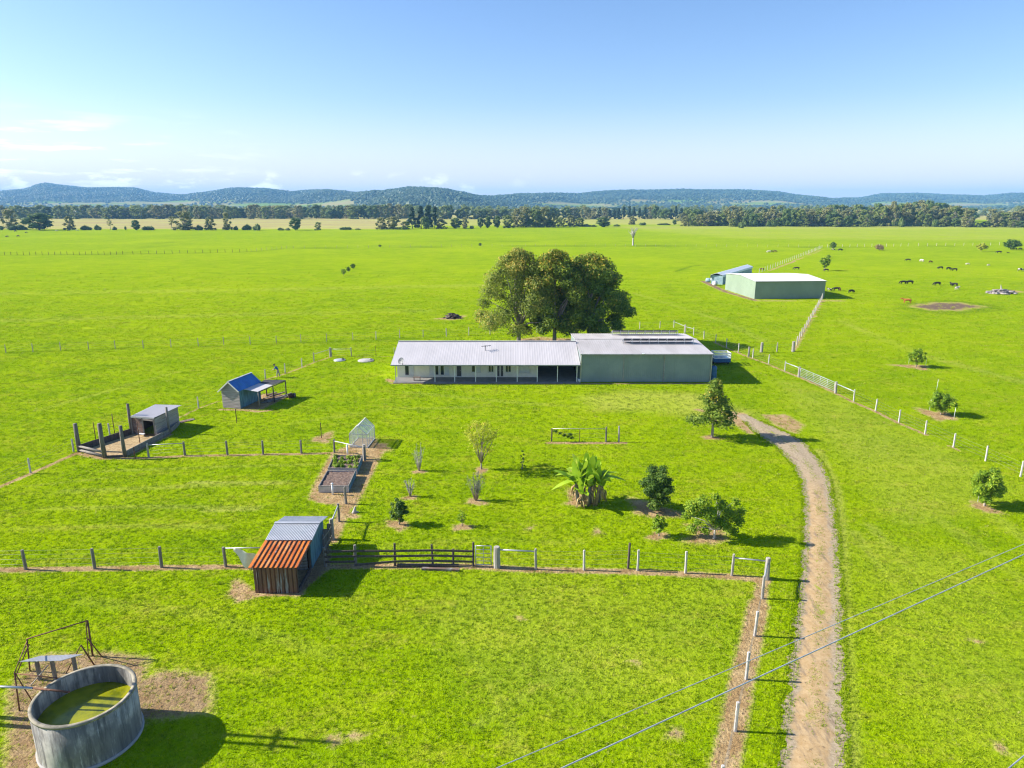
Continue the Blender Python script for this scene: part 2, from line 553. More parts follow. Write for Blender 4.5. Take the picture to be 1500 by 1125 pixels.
# ------------------------------------------------------------------ sky, sun, camera
def world():
    w = bpy.data.worlds.new('World')
    sc.world = w
    w.use_nodes = True
    t = w.node_tree
    bg = t.nodes['Background']
    sky = t.nodes.new('ShaderNodeTexSky')
    sky.sky_type = 'NISHITA'
    sky.sun_disc = False
    sky.sun_elevation = SUN_EL
    sky.sun_rotation = math.pi / 2 - SUN_AZ
    sky.altitude = 0
    sky.air_density = SKY['air']
    sky.dust_density = SKY['dust']
    sky.ozone_density = SKY['ozone']
    hs = t.nodes.new('ShaderNodeHueSaturation')
    hs.inputs['Saturation'].default_value = SKY['sat']
    t.links.new(sky.outputs[0], hs.inputs['Color'])
    # thin clouds low over the hills on the left, fixed to directions in the sky
    d = t.nodes.new('ShaderNodeTexCoord').outputs['Generated']
    n1 = noise(t, stretch(t, d, (5, 5, 42)), 2.2, 6, .6)
    sep = t.nodes.new('ShaderNodeSeparateXYZ')
    t.links.new(d, sep.inputs[0])
    low = ramp(t, sep.outputs['Z'], .12, .05)
    left = ramp(t, sep.outputs['X'], -.28, -.55)
    mu = t.nodes.new('ShaderNodeMath'); mu.operation = 'MULTIPLY'
    t.links.new(low, mu.inputs[0]); t.links.new(left, mu.inputs[1])
    m2 = t.nodes.new('ShaderNodeMath'); m2.operation = 'MULTIPLY'
    t.links.new(ramp(t, n1, .50, .68), m2.inputs[0]); t.links.new(mu.outputs[0], m2.inputs[1])
    # small puffs right above the ridge line
    n2 = noise(t, stretch(t, d, (1, 1, 2.2)), 26, 5, .55)
    band = t.nodes.new('ShaderNodeMath'); band.operation = 'MULTIPLY'
    t.links.new(ramp(t, sep.outputs['Z'], .045, .025), band.inputs[0])
    t.links.new(ramp(t, sep.outputs['X'], .1, -.2), band.inputs[1])
    m3 = t.nodes.new('ShaderNodeMath'); m3.operation = 'MULTIPLY'
    t.links.new(ramp(t, n2, .55, .70), m3.inputs[0]); t.links.new(band.outputs[0], m3.inputs[1])
    mx = t.nodes.new('ShaderNodeMath'); mx.operation = 'MAXIMUM'
    t.links.new(m2.outputs[0], mx.inputs[0]); t.links.new(m3.outputs[0], mx.inputs[1])
    sc_ = t.nodes.new('ShaderNodeMath'); sc_.operation = 'MULTIPLY'
    t.links.new(mx.outputs[0], sc_.inputs[0]); sc_.inputs[1].default_value = .38
    # the sky pales towards the horizon, most on the sunward side
    pale = t.nodes.new('ShaderNodeMath'); pale.operation = 'MULTIPLY'
    t.links.new(ramp(t, sep.outputs['Z'], .14, -.04), pale.inputs[0]); pale.inputs[1].default_value = .95
    W = SKY['white']
    base = mixc(t, 1.0, hs.outputs[0], (1.04, .955, 1.02), 'MULTIPLY')
    hz = mixc(t, pale.outputs[0], base, (W * 1.06, W * 1.02, W * 1.0))
    c = mixc(t, sc_.outputs[0], hz, (SKY['cloud'],) * 3)
    t.links.new(c, bg.inputs[0])
    bg.inputs[1].default_value = SKY['str']
    sun = bpy.data.lights.new('sun', 'SUN')
    sun.energy = 5.0
    sun.angle = rad(.5)
    sun.color = (1, .94, .84)
    so = bpy.data.objects.new('sun', sun)
    v = Vector((math.cos(SUN_EL) * math.cos(SUN_AZ), math.cos(SUN_EL) * math.sin(SUN_AZ), math.sin(SUN_EL)))
    so.rotation_euler = v.to_track_quat('Z', 'Y').to_euler()
    so.location = v * 100
    col.objects.link(so)
    cam = bpy.data.cameras.new('camera')
    cam.sensor_width = 36
    cam.lens = 36 * F / 1500
    cam.clip_end = 30000
    cam.clip_start = .1
    co = bpy.data.objects.new('camera', cam)
    co.location = (0, 0, H)
    co.rotation_euler = (math.pi / 2 - PIT, 0, 0)
    col.objects.link(co)
    sc.camera = co
    sc.view_settings.view_transform = 'Standard'
    sc.view_settings.look = 'None'
    sc.view_settings.exposure = EXPOSURE
    sc.view_settings.gamma = 1
    sc.cycles.use_denoising = True
    sc.cycles.filter_width = 1.15
    sc.cycles.max_bounces = 6
    sc.cycles.diffuse_bounces = 3
    sc.cycles.volume_bounces = 0
    sc.cycles.transparent_max_bounces = 8
    sc.cycles.caustics_reflective = sc.cycles.caustics_refractive = False


SKY = dict(air=1.0, dust=.5, ozone=3.0, sat=1.14, str=.096, cloud=13.0, white=5.1)
EXPOSURE = 1.07
HAZE = 1.25e-4


# ------------------------------------------------------------------ ground
def seg_dist(X, Y, a, b):
    ax, ay, bx, by = a[0], a[1], b[0], b[1]
    dx, dy = bx - ax, by - ay
    l2 = dx * dx + dy * dy + 1e-9
    t = np.clip(((X - ax) * dx + (Y - ay) * dy) / l2, 0, 1)
    return np.hypot(X - ax - t * dx, Y - ay - t * dy)


def inside(X, Y, poly):
    r = np.zeros(X.shape, bool)
    k = len(poly)
    for i in range(k):
        x1, y1 = poly[i][0], poly[i][1]
        x2, y2 = poly[(i + 1) % k][0], poly[(i + 1) % k][1]
        c = ((y1 > Y) != (y2 > Y))
        with np.errstate(divide='ignore', invalid='ignore'):
            r ^= c & (X < (x2 - x1) * (Y - y1) / (y2 - y1 + 1e-12) + x1)
    return r


LINES = [  # photo polyline, half width, amount
    ([(-60, 836), (140, 833), (331, 830.5), (372, 831)], .33, 1),
    ([(478, 830), (580, 829), (693, 829.5), (728, 832), (785, 835), (855, 836), (934, 837.5), (1004, 841), (1072, 845), (1123, 850)], .36, 1),
    ([(1118, 850), (1113, 880)], .42, .9),
    ([(1111, 885), (1101, 935), (1087, 995), (1073, 1072), (1058, 1140)], .60, 1),
    ([(-40, 730), (45, 694), (112, 664), (150, 672), (215, 671), (271, 668), (333, 667), (386, 666), (442, 665), (490, 664), (534, 673)], .26, 1),
    ([(530, 676), (508, 739), (497, 765), (486, 792)], .5, .9),
    ([(262, 612), (291, 598), (320, 588)], .15, .7),
    ([(389, 556), (418, 547.5), (442, 538.5), (460, 531), (484, 523)], .17, .9),
    ([(484, 523), (515, 523), (578, 522)], .12, .5),
    ([(1048, 502), (1064, 509.5), (1096, 523), (1125, 533.5), (1149, 544), (1170, 552), (1224, 576), (1250, 589), (1283, 603), (1316, 620), (1357, 637)], .26, .9),
    ([(1390, 653), (1405, 660)], .2, .8),
    ([(574, 561.5), (700, 562), (850, 562), (1042, 562)], .3, .9),
    ([(1030, 412), (1045, 419), (1062, 427), (1106, 440)], 1.1, .75),
    ([(1205, 440), (1232, 441)], 1.2, .6),
    ([(1106, 441), (1205, 440)], .5, .6),
    ([(803, 649), (915, 649)], .33, 1),
    ([(323, 600), (355, 600.5), (380, 603), (396, 601)], .3, .9),
    ([(1204, 440), (1185, 472), (1162, 514)], .35, .9),
    ([(1128, 396), (1160, 384), (1204, 364)], .5, .75),
    ([(372, 870), (440, 870)], .28, 1),
]
DISCS = [(614, 691, .5), (601, 729, .5), (697, 735, .65), (584, 769, .75), (677, 772, .6), (705, 689, .6), (852, 735, .85), (843, 728, .8), (955, 747, 1.5),
         (965, 785, .65), (1040, 786, 1.2), (1030, 778, .9), (1042, 641, .75), (1337, 537, 1.5), (1347, 538, 1.3), (1371, 608, 1.5), (1385, 610, 1.3), (1440, 743, .85),
         (473, 642, 1.1), (553, 655, 1.2), (352, 866, .8), (359, 872, .6), (875, 779, .42), (776, 774, .33), (990, 1074, .4), (520, 1078, .35), (572, 558, .7),
         (663, 466, 2.2), (1150, 610, .5), (490, 1083, .4), (760, 905, .3), (930, 970, .3), (1432, 940, .3), (1465, 1095, .35), (515, 755, .5), (1480, 427, 3)]
POLYS = [  # photo polygon, amount, soft edge
    ([(456, 730), (470, 735), (518, 742), (560, 660), (545, 640), (508, 655), (488, 664), (462, 712)], .85, .5),
    ([(18, 1010), (60, 962), (150, 958), (212, 966), (205, 1000), (240, 985), (302, 992), (304, 1040), (250, 1048), (215, 1050), (60, 1130), (10, 1140), (20, 1060)], .60, .7),
    ([(436, 870), (480, 832), (480, 800), (420, 832)], 1, .3),
    ([(116, 662), (153, 671), (186, 670), (252, 636), (196, 636)], 1, .2),
    ([(1118, 608), (1150, 608), (1175, 622), (1165, 634), (1140, 624)], .6, .7),
    ([(760, 497), (790, 494), (850, 497), (850, 503), (770, 503)], .6, 1.0),
    ([(355, 598), (382, 600), (425, 579), (385, 577)], .9, .3),
    ([(1341, 449.6), (1352, 446.2), (1362, 446.8), (1374, 443.6), (1392, 444.6), (1404, 443.8), (1414, 446.6), (1434, 448.4), (1424, 450.6), (1412, 451), (1400, 454.4), (1384, 452.8), (1366, 454), (1356, 451.4)], .66, 3.2),
    ([(1020, 600), (1060, 603), (1088, 606), (1112, 630), (1098, 634), (1068, 612)], .85, .8),
]
PALE = [
    ([(860, 583), (930, 575), (1020, 580), (1085, 604), (1100, 622), (1050, 612), (960, 600), (880, 598)], .62, 2.5),
    ([(1100, 349), (1560, 352), (1700, 331), (1100, 330.5), (900, 332)], .28, 25),
    ([(-200, 335.5), (420, 335.5), (560, 335), (600, 330), (600, 319), (-200, 319)], .95, 6),
    ([(600, 319), (620, 330), (1000, 329), (1010, 320)], .45, 10),
    ([(640, 900), (760, 850), (900, 870), (1060, 860), (1000, 1000), (760, 1010)], .14, 4),
    ([(1150, 560), (1300, 620), (1480, 720), (1330, 760), (1220, 640)], .2, 3),
    ([(1280, 800), (1400, 820), (1560, 1000), (1500, 1120), (1380, 1060), (1290, 930)], .18, 3),
]
LUSH = [
    ([(-60, 374), (120, 373.3), (240, 371.5), (362, 369.3)], 1.6, .8),
    ([(362, 369.3), (420, 364), (560, 362.6), (750, 360.6), (900, 360), (1060, 361), (1200, 362)], 1.6, .7),
    ([(1200, 362.5), (1330, 361), (1560, 358)], 1.4, .5),
    ([(170, 373), (240, 357), (300, 341)], 2, .4),
    ([(640, 353), (700, 352.5), (770, 353.5)], 5, .5),
    ([(1330, 452), (1388, 459), (1450, 452), (1440, 446), (1388, 441.5), (1335, 447)], 2.2, .8),
    ([(30, 560), (120, 545), (200, 530), (260, 520)], .35, .5),
    ([(0, 517), (130, 512), (290, 508), (440, 502), (590, 497), (718, 491)], .6, .6),
    ([(990, 398), (1012, 390), (1030, 388)], .7, .7),
    ([(840, 478), (930, 472), (1000, 470), (1060, 472)], 1.6, .2),
]
STREAKS = [  # mown or worn streaks: photo polyline, half width, amount
    ([(90, 720), (240, 714), (420, 706)], .35, .35), ([(280, 707), (410, 708)], .3, .6), ([(60, 745), (230, 742), (380, 744)], .3, .4), ([(300, 748), (375, 746)], .25, .6),
    ([(20, 775), (200, 770), (330, 772)], .3, .3), ([(150, 690), (320, 684), (470, 680)], .25, .3), ([(40, 712), (160, 700)], .2, .3),
    ([(1205, 560), (1290, 640), (1400, 720), (1520, 800)], .5, .3), ([(1190, 575), (1270, 660), (1360, 750), (1500, 850)], .5, .25), ([(1250, 780), (1330, 880), (1450, 1010), (1520, 1090)], .35, .4), ([(1275, 770), (1380, 890), (1500, 1010)], .35, .35),
    ([(1246, 1125), (1240, 950), (1234, 800), (1226, 720), (1200, 660)], .35, .55), ([(600, 575), (760, 590), (900, 600)], .5, .25), ([(430, 620), (560, 600), (700, 596)], .4, .25),
    ([(930, 590), (990, 600), (1060, 607)], .8, .5), ([(560, 800), (700, 790), (850, 795)], .3, .2), ([(640, 900), (720, 1000), (760, 1100)], .3, .25), ([(120, 880), (300, 900), (480, 960)], .4, .22),
    ([(700, 1060), (860, 960), (980, 930)], .3, .25), ([(60, 600), (150, 575), (260, 545)], .5, .3), ([(0, 470), (300, 462), (620, 455)], 2.0, .25), ([(0, 430), (350, 425), (700, 418)], 3.0, .25), ([(930, 430), (1060, 470), (1120, 500)], .8, .3), ([(1230, 470), (1350, 520), (1500, 560)], .9, .3),
]
DRIVE_L = [(1079, 608), (1090, 617), (1104, 631), (1116, 641), (1142, 658), (1164, 684), (1174, 706), (1178, 740), (1177, 800), (1169, 881), (1160, 953), (1151, 1033), (1142, 1125), (1132, 1230)]
DRIVE_R = [(1092, 607), (1106, 613), (1136, 627), (1160, 637), (1182, 652), (1203, 678), (1215, 702), (1221, 740), (1227, 785), (1232, 873), (1234, 953), (1236, 1033), (1237.5, 1125), (1240, 1230)]


def resample(pts, n):
    P = np.array([[p[0], p[1]] for p in pts])
    d = np.r_[0, np.cumsum(np.hypot(*np.diff(P, axis=0).T))]
    s = np.linspace(0, d[-1], n)
    return np.c_[np.interp(s, d, P[:, 0]), np.interp(s, d, P[:, 1])]


DRV = (resample([g(*p) for p in DRIVE_L], 240), resample([g(*p) for p in DRIVE_R], 240))
DRV_POLY = [tuple(p) for p in DRV[0]] + [tuple(p) for p in DRV[1][::-1]]


def masks(X, Y):
    D = np.zeros(X.shape); Pl = np.zeros(X.shape); Lu = np.zeros(X.shape); Mu = np.zeros(X.shape)

    def sub(pts, m):
        x = [p[0] for p in pts]; y = [p[1] for p in pts]
        return np.where((X > min(x) - m) & (X < max(x) + m) & (Y > min(y) - m) & (Y < max(y) + m))[0]

    def line(T, pts, hw, am, soft=1.9):
        w = [g(*p) for p in pts]
        i = sub(w, hw * soft + .1)
        if len(i):
            d = np.min([seg_dist(X[i], Y[i], a, b) for a, b in zip(w, w[1:])], axis=0)
            T[i] = np.maximum(T[i], am * (1 - smooth(hw * .35, hw * soft, d)))

    def poly(T, pts, am, soft):
        w = [g(*p) for p in pts]
        i = sub(w, soft * 1.5)
        if len(i):
            d = np.min([seg_dist(X[i], Y[i], w[k], w[(k + 1) % len(w)]) for k in range(len(w))], axis=0)
            d = np.where(inside(X[i], Y[i], w), -d, d)
            T[i] = np.maximum(T[i], am * (1 - smooth(-soft * .4, soft, d)))
    for pts, hw, am in LINES:
        line(D, pts, hw * .72, am * .92)
    for px, py, r in DISCS:
        c = g(px, py)
        i = sub([c], r * 3)
        if len(i):
            th = np.arctan2(Y[i] - c.y, X[i] - c.x)
            wv = 1 + .24 * np.sin(2 * th + px) + .16 * np.sin(3 * th + py) + .12 * np.sin(5 * th + px * 2)
            D[i] = np.maximum(D[i], (.85 if r > .46 else .5) * (1 - smooth(r * .3, r * 1.45, np.hypot(X[i] - c.x, Y[i] - c.y) * wv)))
    for pts, am, so in POLYS:
        poly(D, pts, am, so)
    poly(Mu, POLYS[7][0], 1, 2)
    for k in (1, 2):
        poly(Mu, POLYS[k][0], .35, .5)
    line(Mu, LINES[12][0], 1.6, .7)
    for pts, am, so in PALE:
        poly(Pl, pts, am, so)
    for pts, hw, am in STREAKS:
        line(Pl, pts, hw, am * .7)
    for pts, hw, am in LUSH:
        line(Lu, pts, hw, am)
    far = np.where(Y > 930)[0]
    Pl[far] = np.maximum(Pl[far], .8 * smooth(930, 1000, Y[far]))
    return D, Pl, Lu, Mu


def axis(a, b, step, lo, hi, fac, mid=None):
    v = list(np.arange(a, b + 1e-6, step))
    up = v[-1]; s = step
    out = []
    while up < hi:
        if mid and up < mid[0]:
            s = mid[1]
        else:
            s *= fac
        up += s
        out.append(up)
    dn = v[0]; s = step
    pre = []
    while dn > lo:
        s *= fac
        dn -= s
        pre.append(dn)
    return np.array(pre[::-1] + v + out)


def make_ground():
    xs = axis(-66, 58, .25, -9000, 9000, 1.09, (170, 1.2))
    ys = axis(13, 106, .25, -400, 9000, 1.075, (260, 1.5))
    X, Y = np.meshgrid(xs, ys)
    X, Y = X.ravel(), Y.ravel()
    D, Pl, Lu, Mu = masks(X, Y)
    nx, ny = len(xs), len(ys)
    i = np.arange((ny - 1) * nx).reshape(ny - 1, nx)[:, :-1].ravel()
    T = np.c_[i, i + 1, i + nx + 1, i + nx]
    me = npmesh('ground', np.c_[X, Y, np.zeros_like(X)], T, ground_mat(), dict(dirt=D, pale=Pl, lush=Lu, mud=Mu), True)
    tag(put(me, 'ground'), kind='structure')
    # the track
    rng = np.random.default_rng(5)
    L, R = DRV[0].copy(), DRV[1].copy()
    n = len(L)
    nv = 13
    V, A = [], []
    for k in range(n):
        wv = R[k] - L[k]
        wob = .045 * math.sin(k * .37) + .035 * math.sin(k * .83 + 1) + .03 * math.sin(k * 1.9)
        wo2 = .045 * math.sin(k * .29 + 2) + .035 * math.sin(k * .71) + .03 * math.sin(k * 1.7)
        l = L[k] - wv * (rng.uniform(-.02, .02) + wob)
        r = R[k] + wv * (rng.uniform(-.02, .02) + wo2)
        for j in range(nv):
            u = j / (nv - 1)
            p = l + (r - l) * u
            z = .004 + .03 * math.sin(math.pi * u) - .02 * (math.exp(-((u - .22) / .09) ** 2) + math.exp(-((u - .78) / .09) ** 2)) * .9
            V.append((p[0], p[1], max(z, .004)))
            A.append(1 - abs(u - .47) * 2)
    i = np.arange((n - 1) * nv).reshape(n - 1, nv)[:, :-1].ravel()
    T = np.c_[i, i + 1, i + nv + 1, i + nv]
    me = npmesh('driveway', V, T, drive_mat(), dict(across=A), True)
    tag(put(me, 'driveway'), kind='structure')


KEEP_OUT = []       # building footprints (lists of ground points)


def blades(P, rng, hgt, wid, nb, spread):
    """nb leaning blades at each point"""
    n = len(P)
    k = n * nb
    base = np.repeat(P, nb, 0)
    h = np.repeat(hgt, nb) * rng.uniform(.55, 1.15, k)
    w = np.repeat(wid, nb) * rng.uniform(.7, 1.2, k)
    sp = np.repeat(spread, nb)
    a = rng.uniform(0, 2 * np.pi, k)
    r = sp * np.sqrt(rng.uniform(0, 1, k))
    b = rng.uniform(0, 2 * np.pi, k)
    bx = base[:, 0] + r * np.cos(b)
    by = base[:, 1] + r * np.sin(b)
    lean = rng.uniform(.25, 1.15, k)
    tx, ty = bx + h * np.sin(lean) * np.cos(a), by + h * np.sin(lean) * np.sin(a)
    tz = h * np.cos(lean)
    px, py = -np.sin(a) * w / 2, np.cos(a) * w / 2
    z0 = np.full(k, -.005)
    V = np.stack([np.c_[bx - px, by - py, z0], np.c_[bx + px, by + py, z0], np.c_[tx, ty, tz]], 1).reshape(-1, 3)
    return V, np.arange(k * 3).reshape(-1, 3)


def make_grass():
    rng = np.random.default_rng(11)
    d0, rho0, dmax = 34.0, 30.0, 260.0
    # number of tufts per metre of distance
    ds = np.linspace(17, dmax, 600)
    rho = rho0 * np.minimum(1, (d0 / ds) ** 2)
    wid = 2.4 * ds + 24
    cum = np.cumsum(rho * wid) * (ds[1] - ds[0])
    n = int(cum[-1])
    y = np.interp(rng.uniform(0, cum[-1], n), cum, ds)
    x = rng.uniform(-1, 1, n) * (1.2 * y + 12)
    D, Pl, Lu, Mu = masks(x, y)
    keep = rng.uniform(0, 1, n) > D * 1.25 - .12
    keep &= ~inside(x, y, DRV_POLY)
    keep &= rng.uniform(0, 1, n) > smooth(110, 260, y)
    keep &= rng.uniform(0, 1, n) > smooth(0, 1, (np.abs(x) - (.84 * y + 4)) / (.36 * y + 8))
    for poly in KEEP_OUT:
        keep &= ~inside(x, y, poly)
    x, y = x[keep], y[keep]
    n = len(x)
    s = np.clip(y / d0, .85, 4.2)
    V, T = blades(np.c_[x, y], rng, (.08 + .09 * rng.random(n) ** 2) * s ** .35, .034 * s, 9, .10 * s)
    Dk, Pk = D[keep], Pl[keep]
    dry = np.clip(Dk * 1.5 + Pk * .9 + .75 * (rng.random(n) < .035), 0, 1) * rng.uniform(.5, 1, n)
    dry = np.repeat(dry, 27)
    near = np.clip(34 / y, .2, 1)
    tint = np.repeat(np.clip(np.repeat(rng.uniform(0, 1, n), 9) * .78 + rng.uniform(0, .26, n * 9), 0, 1), 3)
    tint = .56 + (tint - .56) * np.repeat(near, 27)
    # sprigs on the crown of the track and the rough fringe along its edges and the fence lines
    P, hh = [], []
    for (px, py, r, q) in [(1198, 905, .55, 70), (1204, 925, .45, 50), (1201, 870, .3, 20), (1204, 1035, .5, 60), (1192, 1050, .4, 40), (1205, 1062, .35, 30), (1175, 1027, .2, 12), (1204, 750, .3, 25), (1200, 1118, .3, 25), (1207, 975, .3, 20), (1199, 945, .5, 60)]:
        c = g(px, py)
        for _ in range(q):
            a, rr = rng.uniform(0, 6.28), r * rng.normal(0, .5)
            P.append((c.x + rr * math.cos(a), c.y + 1.6 * rr * math.sin(a))); hh.append(rng.uniform(.05, .1))
    for k in range(20, 239):
        for _ in range(16):
            if rng.random() < .40 + .55 * math.sin(k * .31) * math.sin(k * .117 + 1):
                u = rng.normal(.5, .07)
                q = DRV[0][k] + (DRV[1][k] - DRV[0][k]) * u
                P.append((q[0], q[1] + rng.uniform(-.12, .12))); hh.append(rng.uniform(.05, .12))
    for E, sg in ((DRV[0], -1), (DRV[1], 1)):
        for k in range(10, len(E)):
            for _ in range(9):
                P.append((E[k][0] + sg * (.22 - .6 * rng.random() ** 2), E[k][1] + rng.uniform(-.1, .1))); hh.append(rng.uniform(.07, .17))
    P, hh = np.array(P), np.array(hh)
    V2, T2 = blades(P, rng, hh, np.full(len(P), .035), 6, np.full(len(P), .08))
    t2 = np.repeat(rng.uniform(0, .8, len(P) * 6), 3)
    me = npmesh('grass', np.r_[V, V2], np.r_[T, T2 + len(V)], tuft_mat(), dict(tint=np.r_[tint, t2], dry=np.r_[dry, np.zeros(len(t2))]))
    tag(put(me, 'grass'), kind='stuff')


# ------------------------------------------------------------------ foliage meshes
def icosphere():
    import bmesh
    bm = bmesh.new()
    bmesh.ops.create_icosphere(bm, subdivisions=2, radius=1)
    bm.verts.ensure_lookup_table()
    V = np.array([v.co[:] for v in bm.verts])
    T = np.array([[v.index for v in f.verts] for f in bm.faces])
    bm.free()
    return V, T


ICO = icosphere()


def crown_arrays(seed, lobes, n, size, core=.72, inner=.45, tint_hi=None, flat=0.0):
    """leaves spread through ellipsoid lobes (cx,cy,cz,rx,ry,rz); core = share of the lobe filled by a rough dark inside mass"""
    rng = np.random.default_rng(seed)
    L = np.array(lobes, float)
    w = (L[:, 3] * L[:, 4] * L[:, 5]) ** (2 / 3)
    k = rng.choice(len(L), n, p=w / w.sum())
    d = rng.normal(0, 1, (n, 3))
    d /= np.linalg.norm(d, axis=1)[:, None]
    r = (inner + (1 - inner) * rng.random(n) ** .55) * rng.normal(1, .07, n)
    C = L[k, :3] + d * L[k, 3:] * r[:, None]
    # leaf clumps: cards with roughly outward faces, jittered
    nrm = d * .8 + rng.normal(0, .55, (n, 3)) + np.array([0, 0, .55 + flat])
    nrm /= np.linalg.norm(nrm, axis=1)[:, None]
    a = np.cross(nrm, rng.normal(0, 1, (n, 3)))
    a /= np.linalg.norm(a, axis=1)[:, None] + 1e-9
    b = np.cross(nrm, a)
    s = size * rng.uniform(.55, 1.25, n)[:, None]
    V = np.stack([C - a * s * .5, C + b * s * .32 - nrm * s * .08, C + a * s * .5, C - b * s * .32 - nrm * s * .08], 1).reshape(-1, 3)
    q = np.arange(n) * 4
    T = np.r_[np.c_[q, q + 1, q + 2], np.c_[q, q + 2, q + 3]]
    clump = rng.random(len(L))[k] * .35
    tint = clump + rng.random(n) * .65
    if tint_hi is not None:
        tint = np.clip(tint + tint_hi(C, rng), 0, 1)
    tint = np.repeat(tint, 4)
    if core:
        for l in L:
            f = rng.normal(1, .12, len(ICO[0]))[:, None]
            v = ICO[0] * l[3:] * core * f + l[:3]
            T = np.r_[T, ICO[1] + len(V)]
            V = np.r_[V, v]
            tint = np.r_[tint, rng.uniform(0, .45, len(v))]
    return V, T, tint


def crown(name, m, seed, lobes, n, size, **kw):
    V, T, t = crown_arrays(seed, lobes, n, size, **kw)
    return npmesh(name, V, T, m, dict(tint=t))


def random_lobes(seed, h0, h1, w, n, rmin, rmax, shape='round', squash=.8):
    """n lobes filling a crown from h0 to h1, w wide"""
    r = random.Random(seed)
    out = []
    for i in range(n):
        t = (i + r.random()) / n
        z = h0 + (h1 - h0) * t
        if shape == 'round':
            e = math.sqrt(max(.05, 1 - (2 * t - 1) ** 2))
        elif shape == 'cone':
            e = 1.05 - t
        elif shape == 'umbrella':
            e = .45 + .55 * math.sin(math.pi * min(1, .25 + t * .75))
        else:
            e = 1
        R = r.uniform(rmin, rmax)
        rr = max(0, w / 2 * e - R * .6) * math.sqrt(r.uniform(.15, 1))
        a = r.uniform(0, 6.283) if i else 0
        a = i * 2.4 + r.uniform(-.5, .5)
        out.append((rr * math.cos(a), rr * math.sin(a), min(z, h1 - R * squash * .9), R, R, R * squash))
    return out


def ball_lobes(seed, w, h0, h1, n=22):
    r = random.Random(seed)
    hz, c = (h1 - h0) / 2, (h1 + h0) / 2
    out = [(0, 0, c, w * .33, w * .33, hz * .68)]
    for i in range(n):
        z = 1 - 2 * (i + .5) / n
        q = math.sqrt(max(0, 1 - z * z))
        a = i * 2.4 + r.uniform(-.3, .3)
        k = r.uniform(.52, .86)
        R_ = w * r.uniform(.10, .21)
        out.append((q * math.cos(a) * w / 2 * k, q * math.sin(a) * w / 2 * k, c + z * hz * k, R_, R_, R_ * .85))
    return out


def limbs(seed, base_r, fork, tips, lean=(0, 0)):
    """trunk to the fork, then tapering limbs to the given points"""
    r = random.Random(seed)
    m = MB()
    f = Vector((lean[0], lean[1], fork))
    m.tube([(0, 0, -.1), (0, 0, .05), (lean[0] * .4, lean[1] * .4, fork * .5), f], [base_r * 1.5, base_r * 1.1, base_r * .9, base_r * .75], 9)
    for tp in tips:
        tp = Vector(tp)
        mid = f.lerp(tp, .5) + Vector((r.uniform(-.1, .1), r.uniform(-.1, .1), .08)) * (tp - f).length
        m.tube([f - Vector((0, 0, base_r * .4)), mid, tp], [base_r * .62, base_r * .36, base_r * .1], 6)
    return m


def tree(name, p, label, cat, crown_mesh, trunk_mb, bark, scale=1.0, group=None, rz=0.0, crown_name='crown'):
    root = empty(name, p, label, cat, group, rz)
    root.scale = (scale,) * 3
    put(crown_mesh, crown_name, root)
    if trunk_mb:
        k = trunk_mb
        me = bpy.data.meshes.new('trunk')
        me.from_pydata(k.v, [], k.f)
        me.materials.append(MT[bark])
        me.polygons.foreach_set('use_smooth', [True] * len(k.f))
        me.update()
        put(me, 'trunk', root)
    return root


# ------------------------------------------------------------------ house, sheds
def lerp2(a, b, t):
    return (a[0] + (b[0] - a[0]) * t, a[1] + (b[1] - a[1]) * t)


